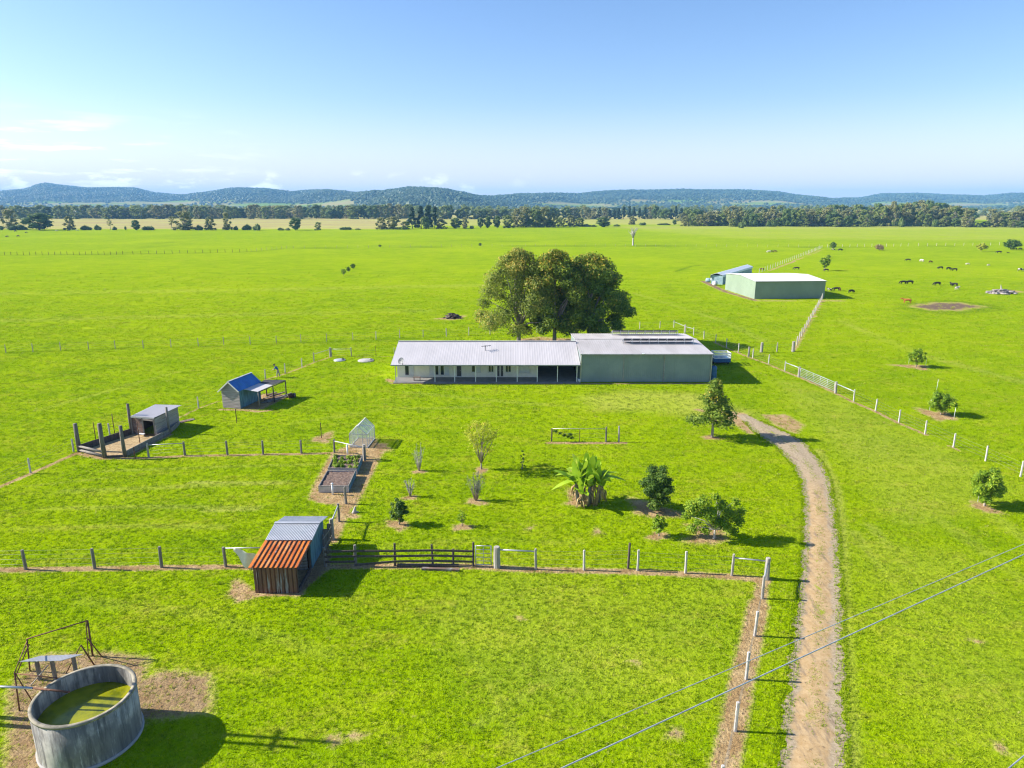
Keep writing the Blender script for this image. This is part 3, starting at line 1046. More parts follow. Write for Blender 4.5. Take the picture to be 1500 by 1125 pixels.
def house():
    X0, X1 = -14.85, 8.42
    R = empty('farmhouse', (-3, 87, 0), 'long low cream farmhouse with a white ribbed roof and shaded verandah', 'house')
    KEEP_OUT.append([(X0 - .2, 84), (26, 84), (26, 100), (X0 - .2, 98)])
    MB().box(X0 - .1, X1 + .06, 84.15, 96.6, 0, .12).build('floor_slab', 'slab', R)
    wy = 87.0
    kx = (wy * cP + 21 * sP) / F
    wx = lambda zx: (zx / 5 + 560 - 750) * kx
    cx = wx(1140)
    w = MB()
    w.box(X0, cx, wy, wy + .16, .12, 2.62)
    w.prism([(X0, wy + .162, .12), (X0, 96.2, .12), (X0, 96.2, 2.62), (X0, 90.8, 3.9), (X0, wy + .162, 3.0)], (.16, 0, 0))
    w.box(cx - .16, cx, wy + .162, 94, .12, 2.9)
    w.box(X0 + .162, X1, 96.04, 96.2, .12, 2.55)
    w.build('wall', 'wall_cream', R)
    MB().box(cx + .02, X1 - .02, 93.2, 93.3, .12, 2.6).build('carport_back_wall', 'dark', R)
    f = MB()
    f.sheet((X0 - .28, 84.1, 2.42), (X1 + .12, 84.1, 2.42), (X1 + .12, 90.8, 4.08), (X0 - .28, 90.8, 4.08), 76, .006, .03)
    f.sheet((X1 + .12, 97.4, 2.42), (X0 - .28, 97.4, 2.42), (X0 - .28, 90.82, 4.078), (X1 + .12, 90.82, 4.078), 76, .03, .03)
    roof = f.build('roof', 'roof_white', R)
    MB().bar((X0 - .3, 90.81, 4.13), (X1 + .14, 90.81, 4.13), .34, .05).build('ridge_cap', 'roof_white', roof)
    MB().bar((X0 - .3, 84.02, 2.38), (X1 + .14, 84.02, 2.38), .12, .13).build('gutter', 'gutter', roof)
    MB().prism([(X0 - .3, 84.1, 2.3), (X0 - .3, 90.8, 3.95), (X0 - .3, 97.4, 2.3), (X0 - .3, 97.4, 2.43), (X0 - .3, 90.8, 4.09), (X0 - .3, 84.1, 2.43)], (.03, 0, 0)).build('barge_board', 'trim', roof)
    # dish and aerial bolted to the roof
    z = 3.0
    for _ in range(12):
        p = g(589, 519, z)
        z = 2.42 + (p.y - 84.1) * .2478
    d = MB()
    d.tube([(p.x, p.y, z - .1), (p.x, p.y, z + .3), (p.x - .1, p.y - .12, z + .5)], .035, 6)
    n = Vector((-.5, -.75, .5)).normalized()
    q = Vector((p.x - .12, p.y - .15, z + .52))
    a = n.orthogonal().normalized(); b = n.cross(a)
    rings = [[q + (a * math.cos(t * .3927) + b * math.sin(t * .3927)) * r + n * (r * r * .35) for t in range(16)] for r in (.02, .2, .36, .44)]
    d.add([v for r in rings for v in r], [(i * 16 + j, i * 16 + (j + 1) % 16, (i + 1) * 16 + (j + 1) % 16, (i + 1) * 16 + j) for i in range(3) for j in range(16)], 0, True)
    d.tube([q, q + n * .5], .018, 5)
    d.build('satellite_dish', 'dish', roof)
    p = g(711, 518, 3.0)
    d = MB()
    d.tube([(p.x, p.y, 2.9), (p.x, p.y, 4.1)], .04, 6)
    d.tube([(p.x - .5, p.y - .2, 4.0), (p.x + .7, p.y + .3, 4.0)], .035, 5)
    for i in range(6):
        t = -.45 + i * .22
        d.tube([(p.x + t - .1, p.y + t * .4 + .35, 4.0), (p.x + t + .1, p.y + t * .4 - .35, 4.0)], .02, 4)
    d.build('television_aerial', 'dark', roof)
    MB().box(X0 - .1, X1, 84.55, 84.65, 2.2, 2.36).build('verandah_beam', 'trim', R)
    for zx in (98, 385, 530, 683, 835, 988, 1135, 1283, 1425):
        x = (zx / 5 + 560 - 750) * (84.6 * cP + 21 * sP) / F
        MB().box(x - .055, x + .055, 84.545, 84.655, .12, 2.2).build('verandah_post', 'trim', R)

    def window(x0, x1, bot, parts):
        a, b_ = wx(x0), wx(x1)
        z0 = zat((0, wy), bot / 5 + 460)
        z1 = 2.08
        m = MB()
        for q in ((a, a + .06, z0, z1), (b_ - .06, b_, z0, z1), (a + .06, b_ - .06, z0, z0 + .06), (a + .06, b_ - .06, z1 - .06, z1)):
            m.box(q[0], q[1], wy - .05, wy - .001, q[2], q[3])
        W = m.build('window', 'trim', R)
        for (u0, u1, mm) in parts:
            MB().box(wx(u0) + .03, wx(u1) - .03, wy - .03, wy - .005, z0 + .06, z1 - .06).build('pane' if mm == 'glass' else 'blind', mm, W)
        MB().box(a - .05, b_ + .05, wy - .1, wy - .052, z0 - .05, z0).build('sill', 'trim', W)
    window(165, 232, 448, [(165, 195, 'glass'), (197, 232, 'blind')])
    window(345, 490, 447, [(345, 386, 'blind'), (388, 412, 'glass'), (414, 424, 'blind'), (426, 452, 'glass'), (454, 490, 'blind')])
    window(655, 722, 426, [(655, 680, 'glass'), (682, 722, 'blind')])
    window(777, 816, 426, [(777, 796, 'glass'), (798, 816, 'glass')])
    window(902, 943, 426, [(902, 921, 'glass'), (923, 943, 'glass')])
    window(1003, 1082, 430, [(1003, 1082, 'blind')])
    for x0, x1 in ((543, 582), (839, 862), (865, 888)):
        a, b_ = wx(x0), wx(x1)
        D = MB().box(a, b_, wy - .05, wy - .002, .16, 2.1).build('door', 'trim', R)
        MB().box(a + .07, b_ - .07, wy - .062, wy - .052, .25, 2.02).build('door_panel', 'door', D)
        MB().bar((b_ - .1, wy - .08, 1.05), (b_ - .2, wy - .08, 1.05), .03).build('handle', 'alu', D)
    # bench and bucket on the verandah
    p = g(611, 558.5)
    B = empty('garden_bench', (p.x, p.y, .12), 'small brown bench at the sunny left end of the verandah', 'bench')
    MB().box(p.x - .45, p.x + .45, p.y - .18, p.y + .18, .52, .57).build('seat', 'timber_brown', B)
    for sx in (-.38, .38):
        MB().box(p.x + sx - .03, p.x + sx + .03, p.y - .16, p.y + .16, .12, .52).build('leg', 'timber_brown', B)
    p = g(848, 559)
    b = MB()
    b.lathe([(0, .0), (.17, 0), (.22, .42), (.2, .42), (.16, .06), (0, .06)], (0, 0, 0), 14)
    K = empty('bucket', (p.x, p.y - .3, 0), 'white bucket at the corner between the carport and the big grey shed', 'bucket')
    o = b.build('pail', 'pvc', None); o.parent = K
    o = MB().tube([(.21 * math.cos(t), 0, .42 + .16 * math.sin(t)) for t in np.linspace(0, math.pi, 9)], .008, 4).build('handle', 'alu', None); o.parent = K


def big_shed():
    X0, X1 = 8.6, 25.1
    y0, y1, y2 = 84.8, 93.0, 99.2
    R = empty('machinery_shed', (17, 92, 0), 'large grey green steel shed with three sliding doors and solar panels on top', 'shed')
    s1 = 14.05
    s2 = 19.15
    w = MB()
    w.box(X0, X1, y0 + .14, y0 + .2, 3.45, 3.68)
    w.box(X0, X0 + .1, y0 + .02, y0 + .2, 0, 3.45)
    w.box(X1 - .1, X1, y0 + .02, y0 + .2, 0, 3.45)
    w.prism([(X1 - .08, y0 + .21, 0), (X1 - .08, y2, 0), (X1 - .08, y2, 3.5), (X1 - .08, y1, 3.9), (X1 - .08, y0 + .21, 3.66)], (.08, 0, 0))
    w.prism([(X0, y0 + .21, 0), (X0, y2, 0), (X0, y2, 3.5), (X0, y1, 3.9), (X0, y0 + .21, 3.66)], (.08, 0, 0))
    w.box(X0 + .09, X1 - .09, y2 - .08, y2, 0, 3.5)
    w.build('wall', 'wall_sage', R)
    for a, b, off in ((X0 + .1, s1, 0), (s1 + .02, s2, .06), (s2 + .02, X1 - .1, 0)):
        n = int((b - a) / .25)
        D = MB().sheet((a, y0 + off, .06), (b, y0 + off, .06), (b, y0 + off, 3.55), (a, y0 + off, 3.55), n, -.014, .03).build('sliding_door', 'wall_sage', R)
        for q in (a, b - .06):
            MB().box(q, q + .06, y0 + off - .03, y0 + off - .004, .06, 3.55).build('door_stile', 'gutter', D)
    MB().box(X0, X1, y0 - .12, y0 - .03, 3.5, 3.66).build('door_track', 'wall_sage', R)
    f = MB()
    f.sheet((X0 - .05, y0 - .25, 3.70), (X1 + .12, y0 - .25, 3.70), (X1 + .12, y1, 3.96), (X0 - .05, y1, 3.96), 56, .012, .03)
    f.sheet((X1 + .12, y2 + .2, 3.55), (X0 - .05, y2 + .2, 3.55), (X0 - .05, y1 + .01, 3.957), (X1 + .12, y1 + .01, 3.957), 56, .03, .03)
    roof = f.build('roof', 'roof_shed', R)
    MB().bar((X0 - .06, y1, 4.0), (X1 + .13, y1, 4.0), .3, .04).build('ridge_cap', 'roof_shed', roof)
    MB().bar((X0 - .05, y0 - .33, 3.66), (X1 + .12, y0 - .33, 3.66), .13, .13).build('gutter', 'gutter', roof)
    for q in (X1 - .02, X0 + .08):
        MB().tube([(q, y0 - .3, 3.6), (q, y0 - .1, 3.3), (q, y0 - .1, .1)], .05, 6).build('downpipe', 'trim', R)
    L = MB().box(16.2, 16.5, y0 - .62, y0 - .42, 3.78, 3.86).build('floodlight', 'pvc', R)
    MB().bar((16.35, y0 - .52, 3.7), (16.35, y0 - .3, 3.72), .05).build('bracket', 'alu', L)
    # two rows of panels propped up on frames, tilted away from the front
    for (pxa, yy, zz, nrow, label) in ((913, 89.9, 3.87, 8, 'front'), (897, 97.0, 3.70, 8, 'rear')):
        x = (pxa - 750) * (yy * cP + 18 * sP) / F
        A = empty('solar_array', (x, yy, zz), None)
        A.parent = R
        A.location = Vector((x, yy, zz)) - Vector(R.location)
        pw = 1.16
        fr = MB()
        for k in range(nrow + 1):
            xx = x + k * pw
            fr.bar((xx, yy, zz), (xx, yy, zz + .72), .06)
            fr.bar((xx, yy, zz + .72), (xx, yy + 1.55, zz + .12), .04)
        fr.bar((x - .05, yy + .5, zz + .06), (x + nrow * pw + .05, yy + .5, zz + .06), .05)
        fr.build('rail_frame', 'alu', A)
        for k in range(nrow):
            x0, x1 = x + k * pw + .04, x + (k + 1) * pw - .04
            MB().hexa([(x0, yy, zz + .74), (x1, yy, zz + .74), (x1, yy + 1.6, zz + .14), (x0, yy + 1.6, zz + .14)],
                      [(x0, yy, zz + .78), (x1, yy, zz + .78), (x1, yy + 1.6, zz + .18), (x0, yy + 1.6, zz + .18)]).build('solar_panel', 'solar', A)


def far_shed():
    A, B, C = Vector((57.26, 163.15, 0)), Vector((74.24, 164.35, 0)), Vector((55.87, 181.77, 0))
    D = B + C - A
    KEEP_OUT.append([A, B, D, C])
    R = empty('hay_shed', (A + D) / 2, 'pale green steel shed standing alone in the far right paddock', 'shed')
    U = Vector((0, 0, 1))
    e, r = 4.1, 4.75
    m1, m2 = (A + C) / 2, (B + D) / 2
    w = MB()
    w.prism([A, C, C + U * e, m1 + U * r, A + U * e], (B - A).normalized() * .1)
    w.prism([B, D, D + U * e, m2 + U * r, B + U * e], (A - B).normalized() * .1)
    ab = (B - A).normalized()
    n = Vector((ab.y, -ab.x, 0))
    a, b = A + ab * .101, B - ab * .101
    w.sheet(a, b, b + U * (e - .02), a + U * (e - .02), 60, .02, .05)
    c, d = C + ab * .101, D - ab * .101
    w.prism([c, d, d + U * (e - .02), c + U * (e - .02)], n * .06)
    w.build('wall', 'wall_far', R)
    f = MB()
    o = ab * .2
    f.sheet(A - o + n * .2 + U * (e + .02), B + o + n * .2 + U * (e + .02), m2 + o + U * (r + .04), m1 - o + U * (r + .04), 60, .03, .03)
    f.sheet(D + o - n * .2 + U * (e + .02), C - o - n * .2 + U * (e + .02), m1 - o - n * .01 + U * (r + .038), m2 + o - n * .01 + U * (r + .038), 60, .03, .03)
    roof = f.build('roof', 'roof_white', R)
    MB().bar(A - o + n * .26 + U * e, B + o + n * .26 + U * e, .13).build('gutter', 'wall_far', roof)
    # bale stack under a long white sheet, left of the shed
    P, Q = Vector(g(1058, 417)), Vector(g(1101, 402.5))
    dq = (Q - P).normalized()
    nn = Vector((-dq.y, dq.x, 0))
    S = empty('bale_stack', P, 'long stack of bales under a white sheet beside the far shed', 'bale stack')
    L = (Q - P).length
    k = int(L / 1.7)
    r_ = random.Random(3)
    for i in range(k):
        for lay in range(2):
            c0 = P + dq * (i * L / k + .08)
            c1 = P + dq * ((i + 1) * L / k - .04)
            z0, z1 = lay * 1.25, lay * 1.25 + 1.22
            o1 = nn * (0 + r_.uniform(-.05, .05))
            o2 = nn * 3.2
            MB().hexa([c0 + o1 + U * z0, c1 + o1 + U * z0, c1 + o2 + U * z0, c0 + o2 + U * z0], [c0 + o1 + U * z1, c1 + o1 + U * z1, c1 + o2 + U * z1, c0 + o2 + U * z1]).build('bale', 'bale_side', S)
    m = MB()
    p0, p1 = P - dq * .4, Q + dq * .2
    pf = [(-.2, 2.1), (-.1, 2.55), (1.6, 3.1), (3.3, 2.55), (3.45, 1.7)]
    for (a1, z1), (a2, z2) in zip(pf, pf[1:]):
        m.hexa([p0 + nn * a1 + U * z1, p1 + nn * a1 + U * z1, p1 + nn * a2 + U * z2, p0 + nn * a2 + U * z2],
               [p0 + nn * a1 + U * (z1 + .06), p1 + nn * a1 + U * (z1 + .06), p1 + nn * a2 + U * (z2 + .06), p0 + nn * a2 + U * (z2 + .06)])
    m.build('cover_sheet', 'wrap', S)
    lab = ['torn white wrapped bale lying nearest the end of the bale stack', 'white wrapped bale at the left end of the bale stack', 'grey white bale farthest left of the bale stack', 'half buried pale bale in front of the bale stack']
    for i, (px, py) in enumerate(((1052, 416), (1044, 412), (1037, 413.5), (1047, 418))):
        p = g(px, py)
        m = MB()
        q = [(0, 0), (.5, .0), (.62, .14), (.62, 1.05), (.5, 1.2), (0, 1.2)]
        ax = Vector((math.cos(i * 1.3), math.sin(i * 1.3), 0))
        bb = MB()
        bb.lathe([(0, -.6), (.52, -.58), (.62, -.45), (.64, 0), (.62, .45), (.52, .58), (0, .6)], (0, 0, 0), 14)
        bb.v = [(v[0] * .0 + v[2] * ax.x - v[1] * ax.y, v[2] * ax.y + v[1] * ax.x, v[0] * .98 + .6) for v in bb.v]
        o = bb.build('hay_bale', ['wrap', 'wrap', 'bale_side', 'wrap'][i], None)
        o.location = p
        tag(o, lab[i], 'bale', 'loose bales by the far shed')


def hut():
    x0, x1, y0, y1, e, r = -1.1, 1.1, 0.0, 3.9, 2.12, 3.05
    xm = (x0 + x1) / 2
    c0, an = Vector((-30.97, 73.3, 0)), rad(-14)
    M_ = Matrix.Translation(c0) @ Matrix.Rotation(an, 4, 'Z')
    KEEP_OUT.append([M_ @ Vector(q) for q in ((x0, y0, 0), (x1, y0, 0), (x1, y1, 0), (x0, y1, 0))])
    R = empty('weatherboard_hut', (0, 0, 0), 'small weatherboard hut with blue gable roof and open lean-to', 'hut')
    w = MB()
    nb = 13
    for i in range(nb):
        z0, z1 = i * e / nb + .05, (i + 1) * e / nb + .05
        w.hexa([(x0, y0 - .035, z0), (x1, y0 - .035, z0), (x1, y0 + .04, z0), (x0, y0 + .04, z0)], [(x0, y0 - .008, z1 + .01), (x1, y0 - .008, z1 + .01), (x1, y0 + .04, z1 + .01), (x0, y0 + .04, z1 + .01)])
    ng = 6
    for i in range(ng):
        z0, z1 = e + .06 + i * (r - e - .12) / ng, e + .06 + (i + 1) * (r - e - .12) / ng
        t0, t1 = (z0 - e) / (r - e), (z1 - e) / (r - e)
        h0, h1 = (1 - t0) * (x1 - x0) / 2, (1 - t1) * (x1 - x0) / 2
        w.hexa([(xm - h0, y0 - .035, z0), (xm + h0, y0 - .035, z0), (xm + h0, y0 + .04, z0), (xm - h0, y0 + .04, z0)], [(xm - h1, y0 - .01, z1), (xm + h1, y0 - .01, z1), (xm + h1, y0 + .04, z1), (xm - h1, y0 + .04, z1)])
    for i in range(nb):
        z0, z1 = i * e / nb + .05, (i + 1) * e / nb + .05
        w.hexa([(x0 - .03, y0 + .05, z0), (x0 + .04, y0 + .05, z0), (x0 + .04, y1, z0), (x0 - .03, y1, z0)], [(x0 - .005, y0 + .05, z1), (x0 + .04, y0 + .05, z1), (x0 + .04, y1, z1), (x0 - .005, y1, z1)])
    w.prism([(x0 + .05, y1, .05), (x1, y1, .05), (x1, y1, e), (xm, y1, r - .06), (x0 + .05, y1, e)], (0, -.06, 0))
    w.build('wall', 'board', R)
    w = MB()
    for i in range(20):
        a = y0 + .045 + i * (y1 - .07 - y0 - .045) / 20
        w.box(x1 - .05 + (i % 2) * .008, x1 - .012 + (i % 2) * .008, a, a + (y1 - y0 - .12) / 20 - .006, .05, e - .02)
    w.build('side_wall', 'teal_wall', R)
    f = MB()
    ov = .32
    sl = (r - e) / (xm - x0)
    f.sheet((x1 + .1, y0 - .22, e - .1 * sl + .03), (x1 + .1, y1 + .2, e - .1 * sl + .03), (xm, y1 + .2, r + .03), (xm, y0 - .22, r + .03), 18, .02, .025)
    f.sheet((x0 - ov, y1 + .2, e - ov * sl + .03), (x0 - ov, y0 - .22, e - ov * sl + .03), (xm - .002, y0 - .22, r + .03), (xm - .002, y1 + .2, r + .03), 18, .02, .025)
    roof = f.build('roof', 'blue_roof', R)
    b = MB()
    b.bar((xm, y0 - .25, r + .0), (x1 + .12, y0 - .25, e - .12 * sl), .03, .13)
    b.bar((xm, y0 - .25, r + .0), (x0 - ov, y0 - .25, e - ov * sl), .03, .13)
    b.build('barge_board', 'trim', roof)
    MB().bar((xm, y0 - .25, r + .07), (xm, y1 + .22, r + .07), .22, .03).build('ridge_cap', 'galv', roof)
    # lean-to
    W_ = M_.inverted()
    i1, i2, i3, o1, o2, o3 = [W_ @ Vector(q) for q in (g(357, 570.4, 2.04), g(379.3, 561.4, 2.04), g(388, 556.2, 2.0), g(377.6, 573.8, 1.92), g(399.3, 564.2, 1.92), g(418.3, 556.9, 1.92))]
    lt = MB().sheet(o1, o2, i2, i1, 12, .02, .02).build('lean_to_roof', 'roof_white', R)
    lt['label'] = 'white sheets of the lean-to roof'
    d = MB().sheet(o2 + (o3 - o2) * .01, o3, i3, i2 + (i3 - i2) * .01, 12, .02, .02).build('lean_to_roof', 'dark', R)
    d['label'] = 'dark sheets of the lean-to roof'
    MB().bar(o1 - Vector((0, 0, .07)), o3 - Vector((0, 0, .07)), .06, .09).build('lean_to_beam', 'timber_dark', R)
    for k, (p, hgt) in enumerate(((o1.lerp(o3, .01), 1.85), (o1.lerp(o3, .52), 1.84), (o1.lerp(o3, .985), 1.84), (i3 + Vector((.1, -.05, 0)), 1.93))):
        MB().tube([(p.x + .05 * (k == 1), p.y, 0), (p.x, p.y, hgt)], [.075, .06], 7).build('lean_to_post', 'timber_grey' if k == 0 else 'timber_dark', R)
    R.location, R.rotation_euler.z = c0, an
    r_ = random.Random(8)
    lab = 'old plank in the jumble of timber under the lean-to'
    k = 0
    for (a, b, z) in (((388, 588), (418, 580), .08), ((386, 585), (412, 578.5), .1), ((392, 590), (424, 581), .07), ((395, 583), (418, 577), .22), ((384, 591), (404, 585), .08), ((400, 588.5), (427, 578), .2), ((390, 580), (405, 576), .1)):
        p, q = g(*a), g(*b)
        p.z = z; q.z = z + r_.uniform(0, .06)
        c = (p + q) / 2
        c.z = 0
        o = MB().bar(p, q, r_.uniform(.16, .3), r_.uniform(.05, .12)).build('plank', 'timber_grey' if k % 3 else 'timber_brown', None, c)
        tag(o, lab, 'plank', 'timber under the lean-to')
        k += 1
    p = g(428, 583)
    D = empty('red_drum', p, 'dark red drum lying at the far corner of the lean-to', 'drum', rz=.5)
    m = MB()
    m.lathe([(0, -.4), (.27, -.4), (.29, -.38), (.27, -.36), (.27, .36), (.29, .38), (.27, .4), (0, .4)], (0, 0, 0), 16)
    m.v = [(v[2], v[1], v[0] + .29) for v in m.v]
    o = m.build('barrel', 'rustdk_ribshade', None); o.parent = D
    m = MB(); m.tube([(-.15, 0, .555), (-.15, 0, .6)], .04, 8)
    o = m.build('bung', 'ruststeel', None); o.parent = D


def pen():
    A, B, C, D, E_ = [g(*p) for p in ((116.8, 661), (153.6, 670.5), (183.4, 669), (193.6, 636), (248.8, 635))]
    R = empty('animal_pen', A, 'timber sided animal pen with tall split posts and a straw floor', 'pen')
    for p, h, s in ((A, 2.65, .34), (B, 3.2, .36), (C, 2.9, .3), (D, 3.1, .26), (E_, 2.7, .22)):
        m = MB()
        m.tube([(p.x, p.y, 0), (p.x - .03, p.y, h * .5), (p.x - .02, p.y, h)], [s * .58, s * .54, s * .5], 7)
        m.build('tall_post', 'timber_post' if s > .23 else 'timber_grey', R)
    for px, py, h in ((141.4, 650.5, 2.15), (169, 641, 2.4), (205.6, 653, 2.3), (198, 672, 1.1)):
        p = g(px, py)
        MB().tube([(p.x, p.y, 0), (p.x, p.y, h)], .04, 6).build('steel_picket', 'ruststeel', R)

    def wall(a, b, h, t_=.08, z=0, name='side_board', m='timber_dark'):
        d = (b - a).normalized()
        a, b = a + d * .1, b - d * .1
        for k in range(2):
            q = MB()
            q.bar((a.x, a.y, z + h * (.25 + .5 * k)), (b.x, b.y, z + h * (.25 + .5 * k)), t_ - .02 * k, h / 2 - .012)
            q.build(name, m, R)
    F2 = g(262, 623.5)
    wall(A, D, .62)
    wall(C, E_, .5, .1, 0, 'side_board', 'timber_grey')
    wall(E_ + Vector((.05, .05, 0)), F2, .5, .1, 0, 'side_board', 'timber_grey')
    wall(B + (C - B) * .05, C, .2)
    for z, o in ((.18, 0), (.55, .0)):
        MB().tube([(A.x, A.y - .1, z), (B.x, B.y - .1, z + .02)], .11, 7).build('rail', 'timber_grey', R)
    # straw floor
    fl = [A + Vector((.25, .1, 0)), B + Vector((.1, .2, 0)), C + Vector((-.1, .2, 0)), E_ + Vector((-.15, 0, 0)), g(229, 641), D + Vector((.2, -.1, 0))]
    MB().prism([(p.x, p.y, .01) for p in fl], (0, 0, .05)).build('straw_floor', 'straw', R)
    KEEP_OUT.append(fl)
    # coop
    P1, P2, P3 = Vector((-37.1, 64.35, 0)), Vector((-34.45, 63.5, 0)), Vector((-34.05, 67.5, 0))
    P4 = P1 + P3 - P2
    KEEP_OUT.append([P1, P2, P3, P4])
    K = empty('animal_shelter', P1, 'patchwork timber shelter with a white skillion roof at the end of the pen', 'shelter')
    U = Vector((0, 0, 1))
    n0, n1 = (P2 - P1).normalized(), (P3 - P2).normalized()
    w = MB()
    bd = 9
    for i in range(bd):
        z0, z1 = .05 + i * 1.85 / bd, .05 + (i + 1) * 1.85 / bd - .015
        j = (i * 37 % 5) * .006
        a, b = P1 + n1 * .0, P1.lerp(P2, .5)
        w.hexa([a + U * z0 - n1 * j, b + U * z0 - n1 * j, b + n1 * .05 + U * z0, a + n1 * .05 + U * z0], [a + U * z1 - n1 * j, b + U * z1 - n1 * j, b + n1 * .05 + U * z1, a + n1 * .05 + U * z1])
    w.build('front_wall', 'timber_brown', K)
    w = MB()
    for i in range(bd):
        z0, z1 = .05 + i * 1.85 / bd, .05 + (i + 1) * 1.85 / bd - .015
        j = (i * 53 % 7) * .006
        a, b = P2 + n1 * .06, P3
        w.hexa([a + U * z0 + n0 * j, b + U * z0 + n0 * j, b - n0 * .05 + U * z0, a - n0 * .05 + U * z0], [a + U * z1 + n0 * j, b + U * z1 + n0 * j, b - n0 * .05 + U * z1, a - n0 * .05 + U * z1])
    w.build('side_wall', 'board', K)
    w = MB()
    w.hexa([P1 + n1 * .06, P1 + n0 * .05 + n1 * .06, P4 + n0 * .05, P4], [P1 + n1 * .06 + U * 1.85, P1 + n0 * .05 + n1 * .06 + U * 1.85, P4 + n0 * .05 + U * 1.95, P4 + U * 1.95])
    w.hexa([P4 + n0 * .06 - n1 * .05, P3 - n0 * .06 - n1 * .05, P3 - n0 * .06, P4 + n0 * .06], [P4 + n0 * .06 - n1 * .05 + U * 1.95, P3 - n0 * .06 - n1 * .05 + U * 1.95, P3 - n0 * .06 + U * 1.95, P4 + n0 * .06 + U * 1.95])
    w.build('back_wall', 'timber_dark', K)
    for p in (P1.lerp(P2, .5), P2 - n0 * .02, P1):
        MB().bar(p - n1 * .07, p - n1 * .07 + U * 1.88, .11).build('corner_post', 'timber_grey', K)
    MB().bar(P1.lerp(P2, .5) - n1 * .08 + U * 1.72, P2 - n1 * .08 + U * 1.72, .07, .12).build('lintel', 'timber_grey', K)
    q = P1.lerp(P2, .36) - n1 * .3
    MB().bar(q + U * .32, q + n0 * .6 + U * .32, .22, .06).build('ledge', 'pvc', K)
    c = [g(191.5, 609.5, 1.98), g(225.5, 612, 1.98), g(266, 593.5, 2.1), g(227, 592.5, 2.1)]
    ro = MB().sheet(c[0], c[1], c[2], c[3], 14, .02, .025).build('roof', 'roof_white', K)
    MB().bar(c[0] - U * .09, c[1] - U * .09, .04, .14).build('fascia', 'galv', ro)
    p = g(275, 616)
    o = MB().box(-.9, .6, -.35, .25, 0, .07).build('timber_slab', 'timber_brown', None)
    o.location = p; o.rotation_euler.z = .9
    tag(o, 'flat reddish slab of timber lying behind the animal shelter', 'slab')


def greenhouse():
    a, b, c = Vector((-15.05, 60.7, 0)), Vector((-13.4, 60.55, 0)), Vector((-13.22, 63.1, 0))
    d = a + c - b
    R = empty('greenhouse', a, 'small clear plastic greenhouse with a pitched roof at the garden end', 'greenhouse')
    U = Vector((0, 0, 1))
    e, r = 1.32, 2.1
    m, t, bs = nt('clear_sheet')
    bs.inputs['Base Color'].default_value = (.82, .86, .82, 1)
    bs.inputs['Roughness'].default_value = .35
    tr = t.nodes.new('ShaderNodeBsdfTransparent')
    tr.inputs[0].default_value = (1, 1, 1, 1)
    mx = t.nodes.new('ShaderNodeMixShader')
    mx.inputs[0].default_value = .78
    t.links.new(bs.outputs[0], mx.inputs[1]); t.links.new(tr.outputs[0], mx.inputs[2])
    t.links.new(mx.outputs[0], t.nodes['Material Output'].inputs[0])
    MT['clear'] = m
    f1, f2 = (a + b) / 2, (c + d) / 2
    ab = (b - a).normalized(); bc = (c - b).normalized()

    def sheet(pts, off, name):
        MB().prism(pts, off).build(name, 'clear', R)
    sheet([a, b, b + U * e, f1 + U * r, a + U * e], bc * .02, 'front_panel')
    sheet([d, c, c + U * e, f2 + U * r, d + U * e], bc * -.02, 'back_panel')
    sheet([b + bc * .025, c - bc * .025, c - bc * .025 + U * e, b + bc * .025 + U * e], ab * -.02, 'side_panel')
    sheet([a + bc * .025, d - bc * .025, d - bc * .025 + U * e, a + bc * .025 + U * e], ab * .02, 'side_panel')
    sheet([a + U * (e + .01), d + U * (e + .01), f2 + U * (r + .01), f1 + U * (r + .01)], U * .02, 'roof_panel')
    sheet([b + U * (e + .01), c + U * (e + .01), f2 + U * (r + .01), f1 + U * (r + .01)], U * .02, 'roof_panel')
    fr = MB()
    for p in (a, b, c, d):
        fr.bar(p, p + U * e, .07)
    for p, q in ((a, f1), (b, f1), (c, f2), (d, f2)):
        fr.bar(p + U * e, q + U * r, .07)
    for p, q in ((a, b), (b, c), (c, d), (d, a)):
        fr.bar(p + U * .05, q + U * .05, .06); fr.bar(p + U * e, q + U * e, .06)
    fr.bar(f1 + U * r, f2 + U * r, .08)
    for k in (.33, .66):
        fr.bar(b.lerp(c, k) + U * e, f1.lerp(f2, k) + U * r, .045); fr.bar(a.lerp(d, k) + U * e, f1.lerp(f2, k) + U * r, .045)
        fr.bar(b.lerp(c, k), b.lerp(c, k) + U * e, .045); fr.bar(a.lerp(d, k), a.lerp(d, k) + U * e, .045)
    fr.bar(f1 - ab * .4, f1 - ab * .4 + U * 1.6, .05); fr.bar(f1 + ab * .4, f1 + ab * .4 + U * 1.6, .05)
    fr.build('frame', 'trim', R)
    MB().prism([a + bc * .1 + ab * .1, b + bc * .1 - ab * .1, c - bc * .1 - ab * .1, d - bc * .1 + ab * .1], U * .05).build('floor', 'straw', R)
    KEEP_OUT.append([a, b, c, d])


